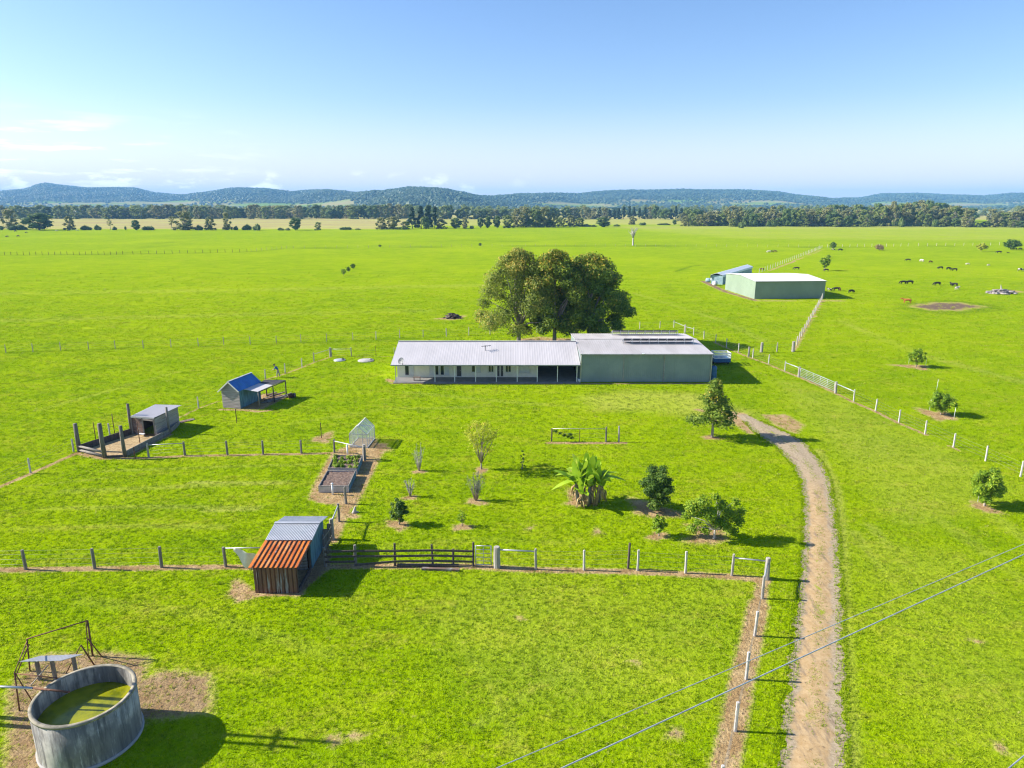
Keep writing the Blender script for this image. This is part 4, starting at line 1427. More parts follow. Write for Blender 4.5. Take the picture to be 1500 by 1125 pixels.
def beds():
    U = Vector((0, 0, 1))
    for nm, q, lab in (('front', [(-15.17, 50.33), (-12.8, 50.4), (-12.95, 53.7), (-15.33, 53.6)], 'raised garden bed of bare brown soil with grey sheet sides'),
                       ('back', [(-15.41, 54.13), (-12.94, 54.07), (-13.12, 57.14), (-15.68, 57.31)], 'raised garden bed full of green plants in front of the greenhouse')):
        P = [Vector((x, y, 0)) for x, y in q]
        KEEP_OUT.append(P)
        R = empty('raised_bed', P[0], lab, 'garden bed')
        c = sum(P, Vector()) / 4
        I = [p + (c - p).normalized() * .12 for p in P]
        for k in range(4):
            a, b, i, j = P[k], P[(k + 1) % 4], I[k], I[(k + 1) % 4]
            MB().hexa([a, b, j, i], [a + U * .5, b + U * .5, j + U * .5, i + U * .5]).build('side', 'galv' if k != 1 else 'teal_wall', R)
        cap = MB()
        for k in range(4):
            a, b, i, j = P[k], P[(k + 1) % 4], I[k], I[(k + 1) % 4]
            cap.hexa([a + U * .503, b + U * .503, j + U * .503, i + U * .503], [a + U * .55, b + U * .55, j + U * .55, i + U * .55])
        cap.build('top_rail', 'timber_grey', R)
        # lumpy soil
        rng = np.random.default_rng(4)
        n = 16
        V = []
        for i in range(n):
            for j in range(n):
                p = (I[0].lerp(I[1], i / (n - 1))).lerp(I[3].lerp(I[2], i / (n - 1)), j / (n - 1))
                V.append((p.x - P[0].x, p.y - P[0].y, .42 + rng.uniform(0, .07)))
        k = np.arange((n - 1) * n).reshape(n - 1, n)[:, :-1].ravel()
        put(npmesh('soil', V, np.c_[k, k + n, k + n + 1, k + 1], 'soil', None, True), 'soil', R)
        if nm == 'back':
            lb = [(p.x - P[0].x, p.y - P[0].y, .55, .22, .22, .18) for p in [I[0].lerp(I[1], u).lerp(I[3].lerp(I[2], u), v) for u, v in [((i + .5 + .3 * math.sin(i * 5 + j)) / 5, (j + .5 + .3 * math.sin(j * 3 + i)) / 6) for i in range(5) for j in range(6) if (i * 3 + j * 5) % 7]]]
            o = put(crown('plants', 'f_green', 3, lb, 1800, .14, core=.5), 'plants', R)
            o['kind'] = 'stuff'
    for (px, py, h, lab) in ((447 / 5 + 420, 668, .95, 'short white plastic pipe standing behind the planted garden bed'), (338 / 5 + 420, 724.5, .85, 'short white plastic pipe standing in front of the bare soil bed')):
        p = g(px, py)
        o = empty('plastic_pipe', p, lab, 'pipe')
        m = MB(); m.tube([(0, 0, 0), (0, 0, h)], .075, 10)
        m.build('pipe', 'pvc', None).parent = o
        m = MB(); m.lathe([(0, h), (.1, h), (.1, h + .1), (0, h + .12)], (0, 0, 0), 10)
        m.build('cap', 'pvc', None).parent = o


def red_shed():
    x0, x1 = -14.95, -12.42
    prof = [(35.72, 1.74), (38.6, 1.98), (40.35, 2.24), (42.15, 1.86)]
    KEEP_OUT.append([(x0, 35.9), (x1, 35.9), (x1, 41.7), (x0, 41.7)])
    R = empty('rusty_shed', ((x0 + x1) / 2, 36, 0), 'small tin shed with orange rusty front roof and grey back roof', 'shed')
    w = MB().sheet((x0, 35.9, 0), (x1, 35.9, 0), (x1, 35.9, 1.70), (x0, 35.9, 1.70), 10, .03, .03, rib_mi=1).build('front_wall', ['rustwall', 'rustdk_ribshade'], R)
    w['label'] = 'dark rusted upright sheets of the front wall'
    m = MB()
    m.prism([(x0, 35.94, 0), (x0, 41.7, 0), (x0, 41.7, 1.9), (x0, 40.35, 2.16), (x0, 38.6, 1.9), (x0, 35.94, 1.68)], (.05, 0, 0))
    m.box(x0 + .06, x1 - .06, 41.65, 41.7, 0, 1.88)
    m.box(x0 + .06, x1 - .06, 38.66, 38.7, 0, 1.86)
    m.build('wall', 'rustdk_ribshade', R)
    m = MB()
    nb = 10
    for i in range(nb):
        ya = 38.72 + i * 2.96 / nb
        zt = lambda y: 1.9 + (y - 38.6) / 1.75 * .26 if y < 40.35 else 2.16 - (y - 40.35) / 1.8 * .36
        yb = ya + 2.96 / nb - .012
        j = (i % 3) * .008
        m.hexa([(x1 - .05, ya, 0), (x1 - j, ya, 0), (x1 - j, yb, 0), (x1 - .05, yb, 0)], [(x1 - .05, ya, zt(ya)), (x1 - j, ya, zt(ya)), (x1 - j, yb, zt(yb)), (x1 - .05, yb, zt(yb))])
    m.build('side_wall', 'teal_wall', R)
    (ya, za), (yb, zb), (yc, zc), (yd, zd) = prof
    r1 = MB().sheet((x0 - .2, ya, za), (x1 + .16, ya, za), (x1 + .16, yb + .05, zb), (x0 - .2, yb + .05, zb), 10, .05, .02, rib_mi=1).build('front_roof', ['rust', 'rustdk_ribshade'], R)  # dark colour on the rib faces paints in the shadow lines of the ribs
    r1['label'] = 'orange rusty ribbed front roof'
    f = MB()
    f.sheet((x0 - .15, yb - .08, zb + .05), (x1 + .2, yb - .08, zb + .05), (x1 + .2, yc, zc + .04), (x0 - .15, yc, zc + .04), 30, .022, .02, prof='sine')
    f.sheet((x1 + .2, yd, zd + .02), (x0 - .15, yd, zd + .02), (x0 - .15, yc + .005, zc + .038), (x1 + .2, yc + .005, zc + .038), 30, .022, .02, prof='sine')
    r2 = f.build('back_roof', 'galv', R)
    r2['label'] = 'grey corrugated back roof'
    MB().bar((x0 - .16, yc, zc + .07), (x1 + .21, yc, zc + .07), .25, .025).build('ridge_cap', 'galv', r2)
    for y, z in ((35.98, 1.66), (38.5, 1.86)):
        MB().bar((x1 - .06, y, 0), (x1 - .06, y, z), .1).build('corner_post', 'timber_dark', R)
    MB().bar((x1 - .03, 36.05, .1), (x1 - .03, 38.45, .1), .12, .2).build('kerb_board', 'timber_dark', R)
    MB().bar((x1 - .05, 36.0, 1.62), (x1 - .05, 38.6, 1.82), .07, .1).build('roof_beam', 'timber_dark', R)
    MB().prism([(x0 + .1, 36.05, .005), (x1 - .12, 36.05, .005), (x1 - .12, 38.6, .005), (x0 + .1, 38.6, .005)], (0, 0, .05)).build('straw_floor', 'straw', R)
    for k in range(6):
        o = MB().tube([(x0 + .3, 38.45 - .03 * (k % 2), .12 + k * .21), (x1 - .2, 38.45 - .03 * (k % 2), .13 + k * .21)], .1, 8).build('log', 'timber_grey', None, (x1 - .5, 38.45, 0))
        tag(o, 'grey log in the stack against the open back of the rusty shed', 'log', 'logs stacked in the rusty shed')
    # canvas hung over the rail on the left
    rng = random.Random(2)
    y = g(345, 831).y
    xa, xb = g(346, 830).x + .05, x0 - .06
    n, k = 18, 12
    V = []
    for lay in (0, .02):
        for i in range(n + 1):
            u = i / n
            for j in range(k + 1):
                v = j / k
                # pinched swag: both top corners tied, long tail near the left third
                tail = .95 * math.exp(-((u - .28) / .17) ** 2) + .42 * math.exp(-((u - .85) / .3) ** 2) + .12
                top = 1.36 - .55 * math.sin(math.pi * u) ** 1.2 * (u ** .6)
                z = top - v * tail * (1.0 if u < .6 else .75)
                x = xa + (xb - xa) * u + .14 * (v - .3) * math.sin(u * 3)
                yy = y - .08 - .05 * math.sin(u * 21 + v * 2) - lay - .16 * v * math.sin(u * 7)
                V.append((x, yy, max(z, .02)))
    fs = []
    s = (n + 1) * (k + 1)
    for i in range(n):
        for j in range(k):
            a = i * (k + 1) + j
            fs.append((a, a + 1, a + k + 2, a + k + 1)); fs.append((s + a, s + a + k + 1, s + a + k + 2, s + a + 1))
    m = MB(); m.add(V, fs, 0, True)
    tag(m.build('canvas_sheet', 'tarp', None, (xa, y, 0)), 'cream canvas sheet hanging off the rail left of the rusty shed', 'canvas')


def tank():
    c = Vector((-17.82, 24.58, 0))
    r, h, z = 1.92, 2.2, 1.40
    KEEP_OUT.append([(c.x + (r + .05) * math.cos(t), c.y + (r + .05) * math.sin(t)) for t in np.linspace(0, 6.2, 32)])
    R = empty('water_tank', c, 'round concrete water tank holding bright green algae water', 'tank')
    m = MB(); m.lathe([(r + .02, 0), (r, .5), (r, h), (r - .005, h)], (0, 0, 0), 72)
    m.lathe([(r - .12, h), (r - .12, .2)], (0, 0, 0), 72)
    m.build('tank_wall', 'tank', None).parent = R
    m = MB(); m.lathe([(r - .13, h - .002), (r - .13, h + .025), (r + .025, h + .025), (r + .025, h - .06), (r + .002, h - .06)], (0, 0, 0), 72)
    m.build('rim', 'rim', None).parent = R
    m = MB(); m.lathe([(r + .005, .16), (r + .06, .17), (r + .06, .03), (r + .03, 0)], (0, 0, 0), 72)
    m.build('base_ring', 'concrete', None).parent = R
    m = MB(); m.lathe([(0, z), (r - .121, z)], (0, 0, 0), 72)
    m.build('water', 'slime', None).parent = R
    # inlet pipe over the rim
    a, b, e = g(-40, 1004, 2.32), g(48, 1008, 2.33), g(102, 1013.7, 2.2)
    P = empty('inlet_pipe', (b.x, b.y, 0), 'pale pipe with a rusty red end lying across the tank rim', 'pipe')
    MB().tube([a, b], .05, 8).build('pipe', 'pipe', P)
    MB().tube([b + (b - a).normalized() * .003, b.lerp(e, .55), e], .042, 8).build('pipe_end', 'ruststeel', P)
    # pole pair standing just outside the picture; its shadow falls across the tank and the grass
    Q = empty('utility_pole', (-24.5, 26.0, 0), 'tall double pole just beyond the left edge, throwing a long shadow past the tank', 'pole')
    for dx, dy, hh in ((0, 0, 10.2), (-.1, -.42, 9.3)):
        MB().tube([(-24.5 + dx, 26.0 + dy, 0), (-24.5 + dx, 26.0 + dy, hh)], [.12, .085], 8).build('pole', 'timber_dark', Q)
    MB().bar((-24.55, 25.3, 8.6), (-24.55, 26.5, 8.6), .1).build('crossarm', 'timber_dark', Q)
    # rusty trestle frame behind the tank
    S = empty('rusty_trestle', g(90, 990), 'tangle of rusty steel frames and pipes behind the water tank', 'trestle')

    def memb(p, q, w=.055, mm='ruststeel', name='strut'):
        MB().tube([p, q], w / 2, 6).build(name, mm, S)
    L, Rr = g(44, 983), g(136, 961)
    lt, rt = Vector((L.x + .05, L.y, zat(L, 936))), Vector((Rr.x, Rr.y, zat(Rr, 909)))
    lt.x = (39.3 - 750) * depth(lt) / F
    rt.x = (128 - 750) * depth(rt) / F
    memb(L, lt, .075); memb(Rr, rt, .1)
    memb(Rr + Vector((-.22, .0, 0)), rt + Vector((-.12, .05, -.1)), .05)
    memb(lt, rt, .06)
    f1 = g(28.6, 1041)
    ft = Vector((f1.x, f1.y, zat(f1, 985)))
    ft.x = (21.3 - 750) * depth(ft) / F
    memb(f1, ft, .07)
    memb(f1 + Vector((.5, .3, 0)), ft, .05)
    memb(ft, lt.lerp(L, .06), .05)
    memb(L + Vector((-.35, -.6, 0)), lt + Vector((.22, -.2, -.15)), .06)
    fr = g(90, 994, 1.75)
    memb(ft - Vector((0, 0, .05)), fr, .05)
    ap = g(118.5, 945, 1.3)
    memb(g(138, 974), ap, .07); memb(g(97, 986), ap, .05); memb(g(143, 970) + Vector((0, .4, 0)), ap + Vector((.1, .4, .1)), .06)
    memb(g(45, 1004), g(71, 974, .9), .05, 'post_grey')
    # galvanised sheet on a post
    T = empty('sheet_table', g(76, 990), 'grey corrugated sheet laid like a table top inside the rusty frame', 'table')
    zt = 1.15
    q = [g(26, 969.5, zt), g(88, 968, zt), g(121, 958.5, zt), g(58, 961, zt)]
    MB().sheet(q[0], q[1], q[2], q[3], 9, .02, .025, prof='sine').build('top', 'galv', T)
    for p, nm in ((q[0].lerp(q[1], .75) + Vector((0, .15, 0)), 'leg'), (q[0].lerp(q[3], .5) + Vector((.35, 0, 0)), 'leg'), (q[2] + Vector((-.4, -.1, 0)), 'leg')):
        MB().bar((p.x, p.y, 0), (p.x, p.y, zt - .03), .13 if nm == 'leg' else .1).build(nm, 'timber_grey', T)


# ------------------------------------------------------------------ fences
def post_mesh(name, m, w, round_=False, seed=1):
    """unit-height post (z 0..1), w wide"""
    q = MB()
    r = random.Random(seed)
    if round_:
        q.tube([(0, 0, -.05), (r.uniform(-.01, .01), r.uniform(-.01, .01), .5), (0, 0, .985), (0, 0, 1.0)], [w * .54, w * .5, w * .47, w * .38], 9)
    else:
        h = w / 2
        pr = [(-h, -h * .6), (-h * .6, -h), (h * .6, -h), (h, -h * .6), (h, h * .6), (h * .6, h), (-h * .6, h), (-h, h * .6)]
        k = 8
        vs = []
        for z, s in ((-.05, 1.04), (.5, 1.0 + r.uniform(-.05, .05)), (.98, .96), (1.0, .8)):
            vs += [(x * s, y * s, z) for x, y in pr]
        fs = [(i * k + j, i * k + (j + 1) % k, (i + 1) * k + (j + 1) % k, (i + 1) * k + j) for i in range(3) for j in range(k)] + [tuple(range(k))[::-1], tuple(24 + j for j in range(k))]
        q.add(vs, fs)
    me = bpy.data.meshes.new(name)
    me.from_pydata(q.v, [], q.f)
    me.materials.append(MT[m])
    me.update()
    return me


POST = {}


def fence(name, label, pts, h=1.42, kind='white', wires=(.35, .7, 1.02, 1.32), special=None, rails=(), cat='fence', group=None, wire_r=.0045, top=None):
    """pts: photo pixels of the post bases; special: {index: (kind, height)}; rails: (i, j, z, width) between posts"""
    if not POST:
        POST.update(white=post_mesh('post', 'post_white', .13), thin=post_mesh('post', 'post_grey', .1), grey=post_mesh('post', 'post_grey', .14, seed=2),
                    dark=post_mesh('post', 'timber_dark', .13, seed=3), strainer=post_mesh('post', 'post_grey', .3, True), big=post_mesh('post', 'post_grey', .42, True, 4),
                    weath=post_mesh('post', 'timber_grey', .16, seed=5), picket=post_mesh('post', 'ruststeel', .05))
    P = [g(*p) if not isinstance(p, Vector) else p for p in pts]
    R = empty(name, P[0], label, cat, group)
    rng = random.Random(len(pts) * 7 + int(P[0].x * 10))
    hs = []
    for i, p in enumerate(P):
        kd, hh = (special or {}).get(i, (kind, h * rng.uniform(.96, 1.04)))
        hs.append(hh)
        if kd is None:
            continue
        o = put(POST[kd], 'post', R, p - P[0])
        o.scale = (1, 1, hh)
        o.rotation_euler = (rng.uniform(-.025, .025), rng.uniform(-.025, .025), rng.uniform(-.3, .3))
    for z in wires:
        MB().tube([p + Vector((0, 0, min(z, hs[i] - .06))) for i, p in enumerate(P)], wire_r, 4).build('wire', 'wire', R)
    for i, j, z, w in rails:
        MB().tube([P[i] + Vector((0, 0, z)), P[j] + Vector((0, 0, z))], w, 7).build('rail', 'pipe', R)
    return R, P


def gate(label, a, b, h=1.25, bars=5, z0=.15, stays=2):
    a, b = g(*a), g(*b)
    R = empty('farm_gate', a, label, 'gate')
    d = (b - a)
    U = Vector((0, 0, 1))
    f = MB()
    for t in (0.0, 1.0):
        f.tube([a + d * t + U * z0, a + d * t + U * h], .03, 6)
    f.tube([a + U * h, b + U * h], .03, 6)
    f.tube([a + U * z0, b + U * z0], .03, 6)
    f.build('frame', 'pipe', R)
    for k in range(1, bars):
        z = z0 + (h - z0) * k / bars
        MB().tube([a + d * .01 + U * z, b - d * .01 + U * z], .02, 5).build('bar', 'pipe', R)
    for k in range(1, stays + 1):
        MB().tube([a + d * k / (stays + 1) + U * z0, a + d * k / (stays + 1) + U * h], .018, 5).build('stay', 'pipe', R)


def between(a, b, n):
    A, B = g(*a), g(*b)
    return [A.lerp(B, i / (n - 1)) for i in range(n)]


def fences():
    fence('wire_fence', 'post and wire fence running left from the rusty shed to the frame edge', [(-58, 836), (38, 834), (139, 833), (237, 831), (331, 830)], 1.38, 'weath')
    # rail that carries the canvas
    a = g(331, 830)
    o = MB().tube([a + Vector((0.05, -.03, 1.28)), Vector((-15.0, a.y - .05, 1.34))], .035, 7).build('pole_rail', 'pipe', None, a)
    tag(o, 'pale pole rail joining the last fence post to the rusty shed', 'rail')
    # post and rail
    pts = [(477, 829.6), (521, 828.6), (578.6, 828.6), (634, 827.5), (664, 827), (693, 829)]
    R, P = fence('rail_fence', 'dark three rail timber fence right of the rusty shed', pts, 1.38, 'weath', (), {0: ('weath', 1.3), 1: ('weath', 1.45), 2: ('dark', 1.55), 3: ('dark', 1.42), 4: ('dark', 1.1), 5: ('dark', 1.62)})
    for z in (.34, .70, 1.06):
        for i in ((0, 1), (1, 2), (2, 3), (3, 5)):
            p, q = P[i[0]] + Vector((0, -.09, z)), P[i[1]] + Vector((0, -.09, z))
            if z == .34 and i == (1, 2):
                p.z = .1
            MB().bar(p, q, .05, .13).build('rail', 'timber_dark', R)
    for k, (s, e, lab) in enumerate((((582, 829.5), (672, 830), 'long dark beam lying along the foot of the rail fence'), ((618, 834.5), (673, 836.5), 'reddish plank lying in the grass before the rail fence'))):
        p, q = g(*s), g(*e)
        c = (p + q) / 2
        p.z = q.z = .08
        tag(MB().bar(p, q, .2, .13).build('fallen_beam', 'timber_brown' if k else 'timber_dark', None, c), lab, 'beam')
    gate('small steel gate between the rail fence and the thick pale post', (697, 829.5), (719.5, 830), 1.42, 5, .12, 1)
    fence('wire_fence', 'pale post fence running from the small steel gate to the driveway corner',
          [(728, 831), (785, 834), (855.5, 835), (920, 833), (934, 836), (1004, 839.5), (1072, 843), (1123, 848.5)], 1.4, 'white', (.35, .7, 1.0, 1.25),
          {0: ('big', 1.42), 1: ('grey', 1.4), 3: ('dark', 1.75), 6: ('grey', 1.45), 7: ('strainer', 1.45)}, [(0, 1, 1.22, .05), (6, 7, 1.2, .045)])
    fence('wire_fence', 'row of whitish posts in a bare strip beside the driveway', [(1122, 850), (1116.5, 877), (1105.5, 931.5), (1093, 995), (1077, 1071), (1056, 1165)], 1.43, 'white', (.35, .7, 1.0, 1.28),
          {0: (None, 1.4), 1: ('grey', 1.45)}, [(0, 1, 1.15, .05)])
    fence('wire_fence', 'low fence from the animal pen across to the greenhouse',
          [(218, 670), (271, 667), (333.4, 666.4), (385.6, 665.5), (441.6, 664), (490, 663), (534, 673)], 1.3, 'weath', (.35, .65, .95, 1.18), {0: ('grey', 1.36), 6: ('strainer', 1.4)}, [(0, 1, 1.16, .04), (5, 6, 1.12, .04)])
    R, P = fence('paling_fence', 'short run of fence and palings between the garden beds and rusty shed', [(534.5, 675), (522, 692), (507, 738), (497, 764), (487, 790)], 1.35, 'weath', (.4, .8, 1.15),
                 {1: ('picket', 1.5), 3: ('weath', 1.4), 4: ('strainer', 1.5)}, [(3, 4, 1.25, .05)])
    a, b = P[4], Vector((-12.25, 40.6, 0))
    for k in range(7):
        p = a.lerp(b, (k + .7) / 7.6)
        MB().box(p.x - .07, p.x + .07, p.y - .02, p.y + .02, 0, 1.25 + .12 * (k % 3)).build('paling', 'timber_grey', R)
    for z in (.35, 1.0):
        MB().bar(a + Vector((.04, 0, z)), b + Vector((.04, 0, z)), .04, .09).build('rail', 'timber_grey', R)
    fence('wire_fence', 'left yard fence from the animal pen down to the left frame edge', [(108, 662), (45, 693), (-30, 727)], 1.3, 'white', (.3, .6, .9, 1.15))
    fence('wire_fence', 'yard fence climbing behind the huts to the back left corner',
          [(161.6, 640), (226, 619), (291, 598), (341, 574), (389, 555), (418, 547), (442.4, 538), (460, 530), (484, 522.4)], 1.35, 'white', (.3, .6, .9, 1.15), {7: ('grey', 1.4), 8: ('strainer', 1.35)}, [(7, 8, 1.1, .035)])
    fence('wire_fence', 'back yard fence between the corner post and the farmhouse', [(485, 522.4), (515, 522), (551, 522), (578, 521)], 1.3, 'thin', (.3, .6, .9, 1.1), {0: ('strainer', 1.35), 1: ('grey', 1.35), 2: ('picket', 1.5)}, [(0, 1, 1.12, .04)])
    fence('wire_fence', 'thin grey paddock fence crossing the field behind the farmhouse',
          [(-32, 517.5), (8.8, 516.7), (48.5, 515.5), (89, 513.4), (130, 512), (169, 511), (210, 510.3), (250.7, 508.7), (290.7, 507), (328, 504.9), (366.7, 504.5), (405, 503), (441, 501.2), (478.7, 500.5), (517, 498.4), (551, 497.2), (585.5, 495.5), (620, 494), (654, 492.7), (686.7, 491.2), (718, 490), (752, 488.5), (786, 487), (820, 486), (856, 485), (895, 483.5)],
          1.3, 'thin', (.3, .6, .9, 1.15), {15: ('white', 1.4), 16: ('white', 1.45), 18: ('white', 1.4), 19: ('white', 1.45), 20: ('white', 1.4)})
    fence('wire_fence', 'pale fence posts curving from the big trees round the grey shed',
          [(937, 482), (966.5, 481), (987, 480), (1003, 487)], 1.35, 'white', (.3, .6, .9, 1.15), {3: ('strainer', 1.4)}, [(2, 3, 1.1, .03)])
    fence('wire_fence', 'pale post fence descending from the shed corner to the long gate',
          [(1003.5, 488), (1016, 491.5), (1031, 496.5), (1048, 502), (1064, 509), (1081.5, 516.3), (1096, 522.5), (1102.6, 524.6), (1125.6, 533.4), (1149.4, 543.9), (1170, 552)], 1.4, 'white', (.3, .6, .9, 1.15),
          {6: ('grey', 1.5), 10: ('strainer', 1.35)}, [(0, 1, 1.15, .04), (9, 10, 1.2, .05)])
    gate('long pale steel farm gate on the fence right of the grey shed', (1171.5, 552.5), (1221.5, 574.5), 1.22, 5, .18, 4)
    fence('wire_fence', 'whitish fence posts descending from the long gate to the right edge',
          [(1223.6, 575.8), (1250.4, 588), (1282.4, 602.4), (1316.5, 619), (1355, 636), (1396.5, 655.3), (1443.5, 675.4), (1494.7, 698.4), (1553, 725)], 1.4, 'white', (.3, .6, .9, 1.2), {0: ('strainer', 1.4)}, [(0, 1, 1.15, .05)])
    fence('wire_fence', 'short fence of thick and thin posts joining the two paddock fences', [(1097, 521.5), (1115, 516), (1137.8, 515.5), (1161.5, 515.2)], 1.4, 'grey', (.3, .6, .9, 1.15), {1: ('big', 1.5), 3: ('big', 1.6)})
    fence('wire_fence', 'closely set pale posts running up to the far green shed', between((1163, 513), (1206, 436), 17), 1.45, 'white', (.3, .6, .9, 1.2))
    fence('wire_fence', 'closely set pale posts running away beyond the far green shed', between((1112, 400.5), (1204, 363.5), 34), 1.5, 'white', (.4, .8, 1.2))
    fence('wire_fence', 'weedy fence line crossing the far left field', between((-30, 374), (180, 373), 24) + between((195, 372.8), (362, 369.3), 16), 1.5, 'dark', (.5, 1.0))
    fence('wire_fence', 'faint fence line crossing the far middle field', between((368, 368.5), (420, 364.3), 8) + between((430, 364), (750, 361), 22) + between((770, 360.8), (1200, 362.3), 30), 1.4, 'thin', (.5, 1.0))
    fence('wire_fence', 'faint pale fence line crossing the far right field', between((1212, 362.3), (1330, 360.8), 12) + between((1345, 360.6), (1540, 358.2), 16), 1.5, 'white', (.5, 1.0))
    # garden trellis
    R, P = fence('garden_trellis', 'low wire trellis with a dark vine on its left end', [(808, 646.5), (849, 647), (887.5, 647), (906.5, 647.5)], 1.42, 'weath', (.4, .8), {0: ('dark', 1.3), 1: ('picket', 1.3), 3: ('grey', 1.6)}, [(0, 2, 1.28, .025)], 'trellis')
    V = [(P[0].lerp(P[1], t) - P[0]) for t in (.12, .3, .45, .58, .66, .72)]
    lb = [(v.x, v.y - .05, z, .22, .14, .16) for v, z in zip(V, (1.05, .85, .68, .55, .75, .4))]
    put(crown('vine', 'f_dark', 31, lb, 260, .16, core=.4), 'vine', R)
    # stakes
    for px, py, h, lab in ((347, 620, 1.5, 'dark steel stake alone on the lawn below the blue roofed hut'), (471, 641.5, 1.5, 'dark steel stake in a bare ring of soil left of the greenhouse')):
        p = g(px, py)
        S = empty('stake', p, lab, 'stake')
        MB().bar((p.x, p.y, 0), (p.x, p.y, h), .055).build('shaft', 'ruststeel', S)
        MB().box(p.x - .04, p.x + .04, p.y - .04, p.y + .04, h - .02, h + .03).build('cap', 'dark', S)
    p = g(519, 751)
    m = MB()
    m.tube([(0, 0, -.05), (.02, 0, .12), (.05, .02, .3), (.07, .02, .46)], [.22, .15, .1, .05], 9)
    m.tube([(0, 0, .05), (.2, -.05, .1), (.36, -.04, .04)], [.09, .06, .03], 6)
    o = m.build('tree_stump', 'deadwood', None); o.location = p
    tag(o, 'pale broken stump on the lawn beside the soil bed', 'stump')
    # concrete lids of the buried tanks
    for px, py, r, m_, lab in ((536, 528.5, 1.15, 'concrete', 'pale tan round concrete lid flush in the lawn left of the farmhouse'), (497.5, 528, .85, 'galv', 'grey round lid with a dark knob in the back corner of the yard')):
        p = g(px, py)
        D = empty('tank_lid', p, lab, 'lid')
        q = MB(); q.lathe([(r, 0), (r, .09), (r - .05, .13), (0, .16)], (0, 0, 0), 30)
        q.build('slab', m_, None).parent = D
        q = MB(); q.lathe([(.2, .12), (.2, .26), (.15, .3), (0, .31)], (r * .55, .1, 0), 12)
        q.build('hatch', 'dark' if m_ == 'galv' else 'concrete', None).parent = D
    # service wires overhead, hung from poles outside the picture
    def cable(a, b, z, name, lab, r):
        A, B = g(*a, z), g(*b, z)
        d = (B - A).normalized()
        ts = np.linspace(-14, (B - A).length + 22, 24)
        L = ts[-1] - ts[0]
        pts = [A + d * float(t) for t in ts]
        pts = [p + Vector((0, 0, -.0)) for p in pts]
        tag(MB().tube(pts, r, 6).build(name, 'pipe', None, pts[0]), lab, 'cable')
    cable((735, 1122), (1500, 797), 8.0, 'overhead_cable', 'upper of the two overhead wires crossing the driveway', .014)
    cable((830, 1122), (1500, 812), 8.0, 'overhead_cable', 'lower thicker overhead wire crossing the driveway', .022)
    cable((1478, 1125), (1500, 1107), 8.0, 'overhead_cable', 'overhead wire cutting the bottom right corner', .02)
    # trailer and drum beside the big shed
    p = g(1057, 534.5)
    T = empty('stock_trailer', p, 'blue trailer with white mesh crate sides behind the grey shed corner', 'trailer')
    w, l = 1.15, 1.6
    o = Vector(p)
    MB().hexa([(o.x - w, o.y - .3, .45), (o.x + w, o.y - .3, .45), (o.x + w, o.y + l, .45), (o.x - w, o.y + l, .45)], [(o.x - w, o.y - .3, .95), (o.x + w, o.y - .3, .95), (o.x + w, o.y + l, .95), (o.x - w, o.y + l, .95)]).build('tray', 'blue', T)
    MB().box(o.x - .9, o.x + .9, o.y - .1, o.y + l - .1, .3, .445).build('chassis', 'dark', T)
    cr = MB()
    for yy in (o.y - .28, o.y + l - .02):
        for k in range(14):
            x = o.x - w + .02 + k * (2 * w - .04) / 13
            cr.bar((x, yy, .95), (x, yy, 1.72), .07, .02)
        for z in (1.0, 1.35, 1.7):
            cr.bar((o.x - w, yy - .03, z), (o.x + w, yy - .03, z), .03, .1)
    for x in (o.x - w + .02, o.x + w - .02):
        for k in range(1, 9):
            cr.bar((x, o.y - .28 + k * (l + .2) / 9, .95), (x, o.y - .28 + k * (l + .2) / 9, 1.7), .02, .05)
        for z in (1.0, 1.35, 1.7):
            cr.bar((x, o.y - .28, z), (x, o.y + l, z), .03, .1)
    cr.build('crate_side', 'pvc', T)
    for sx in (-1, 1):
        q = MB()
        q.lathe([(.12, -.1), (.3, -.1), (.33, -.06), (.33, .06), (.3, .1), (.12, .1)], (0, 0, 0), 18)
        q.v = [(v[2] + o.x + sx * (w - .12), v[1] + o.y + .55, v[0] + .33) for v in q.v]
        W = q.build('wheel', 'rubber', T)
        q = MB(); q.lathe([(0, -.06), (.12, -.06), (.12, .06), (0, .06)], (0, 0, 0), 12)
        q.v = [(v[2] + o.x + sx * (w - .12), v[1] + o.y + .55, v[0] + .33) for v in q.v]
        q.build('rim', 'alu', W)
    MB().tube([(o.x, o.y + l, .5), (o.x, o.y + l + 1.1, .45)], .05, 6).build('drawbar', 'dark', T)
    p = Vector((25.62, 85.5, 0))
    D = empty('blue_tank', p, 'upright blue tank against the right end wall of the grey shed', 'tank')
    q = MB(); q.lathe([(0, 0), (.4, 0), (.42, .05), (.42, .6), (.4, .63), (.42, .66), (.42, 1.25), (.4, 1.28), (.42, 1.31), (.42, 1.8), (.3, 1.95), (0, 2.0)], (0, 0, 0), 24)
    q.build('shell', 'blue', None).parent = D
    q = MB(); q.lathe([(0, 1.99), (.16, 1.99), (.16, 2.07), (0, 2.08)], (0, 0, 0), 14)
    q.build('lid', 'dark', None).parent = D


# ------------------------------------------------------------------ figures
def skin(name, verts, edges, radii, m, sub=1):
    me = bpy.data.meshes.new(name + '_sk')
    me.from_pydata(verts, edges, [])
    o = bpy.data.objects.new(name + '_sk', me)
    col.objects.link(o)
    s = o.modifiers.new('s', 'SKIN')
    s.use_smooth_shade = True
    for i, r in enumerate(radii):
        d = me.skin_vertices[0].data[i]
        d.radius = r if isinstance(r, tuple) else (r, r)
        d.use_root = i == 0
    u = o.modifiers.new('u', 'SUBSURF')
    u.levels = u.render_levels = sub
    dg = bpy.context.evaluated_depsgraph_get()
    out = bpy.data.meshes.new_from_object(o.evaluated_get(dg))
    out.name = name
    bpy.data.objects.remove(o)
    bpy.data.meshes.remove(me)
    out.materials.clear()
    out.materials.append(MT[m])
    return out


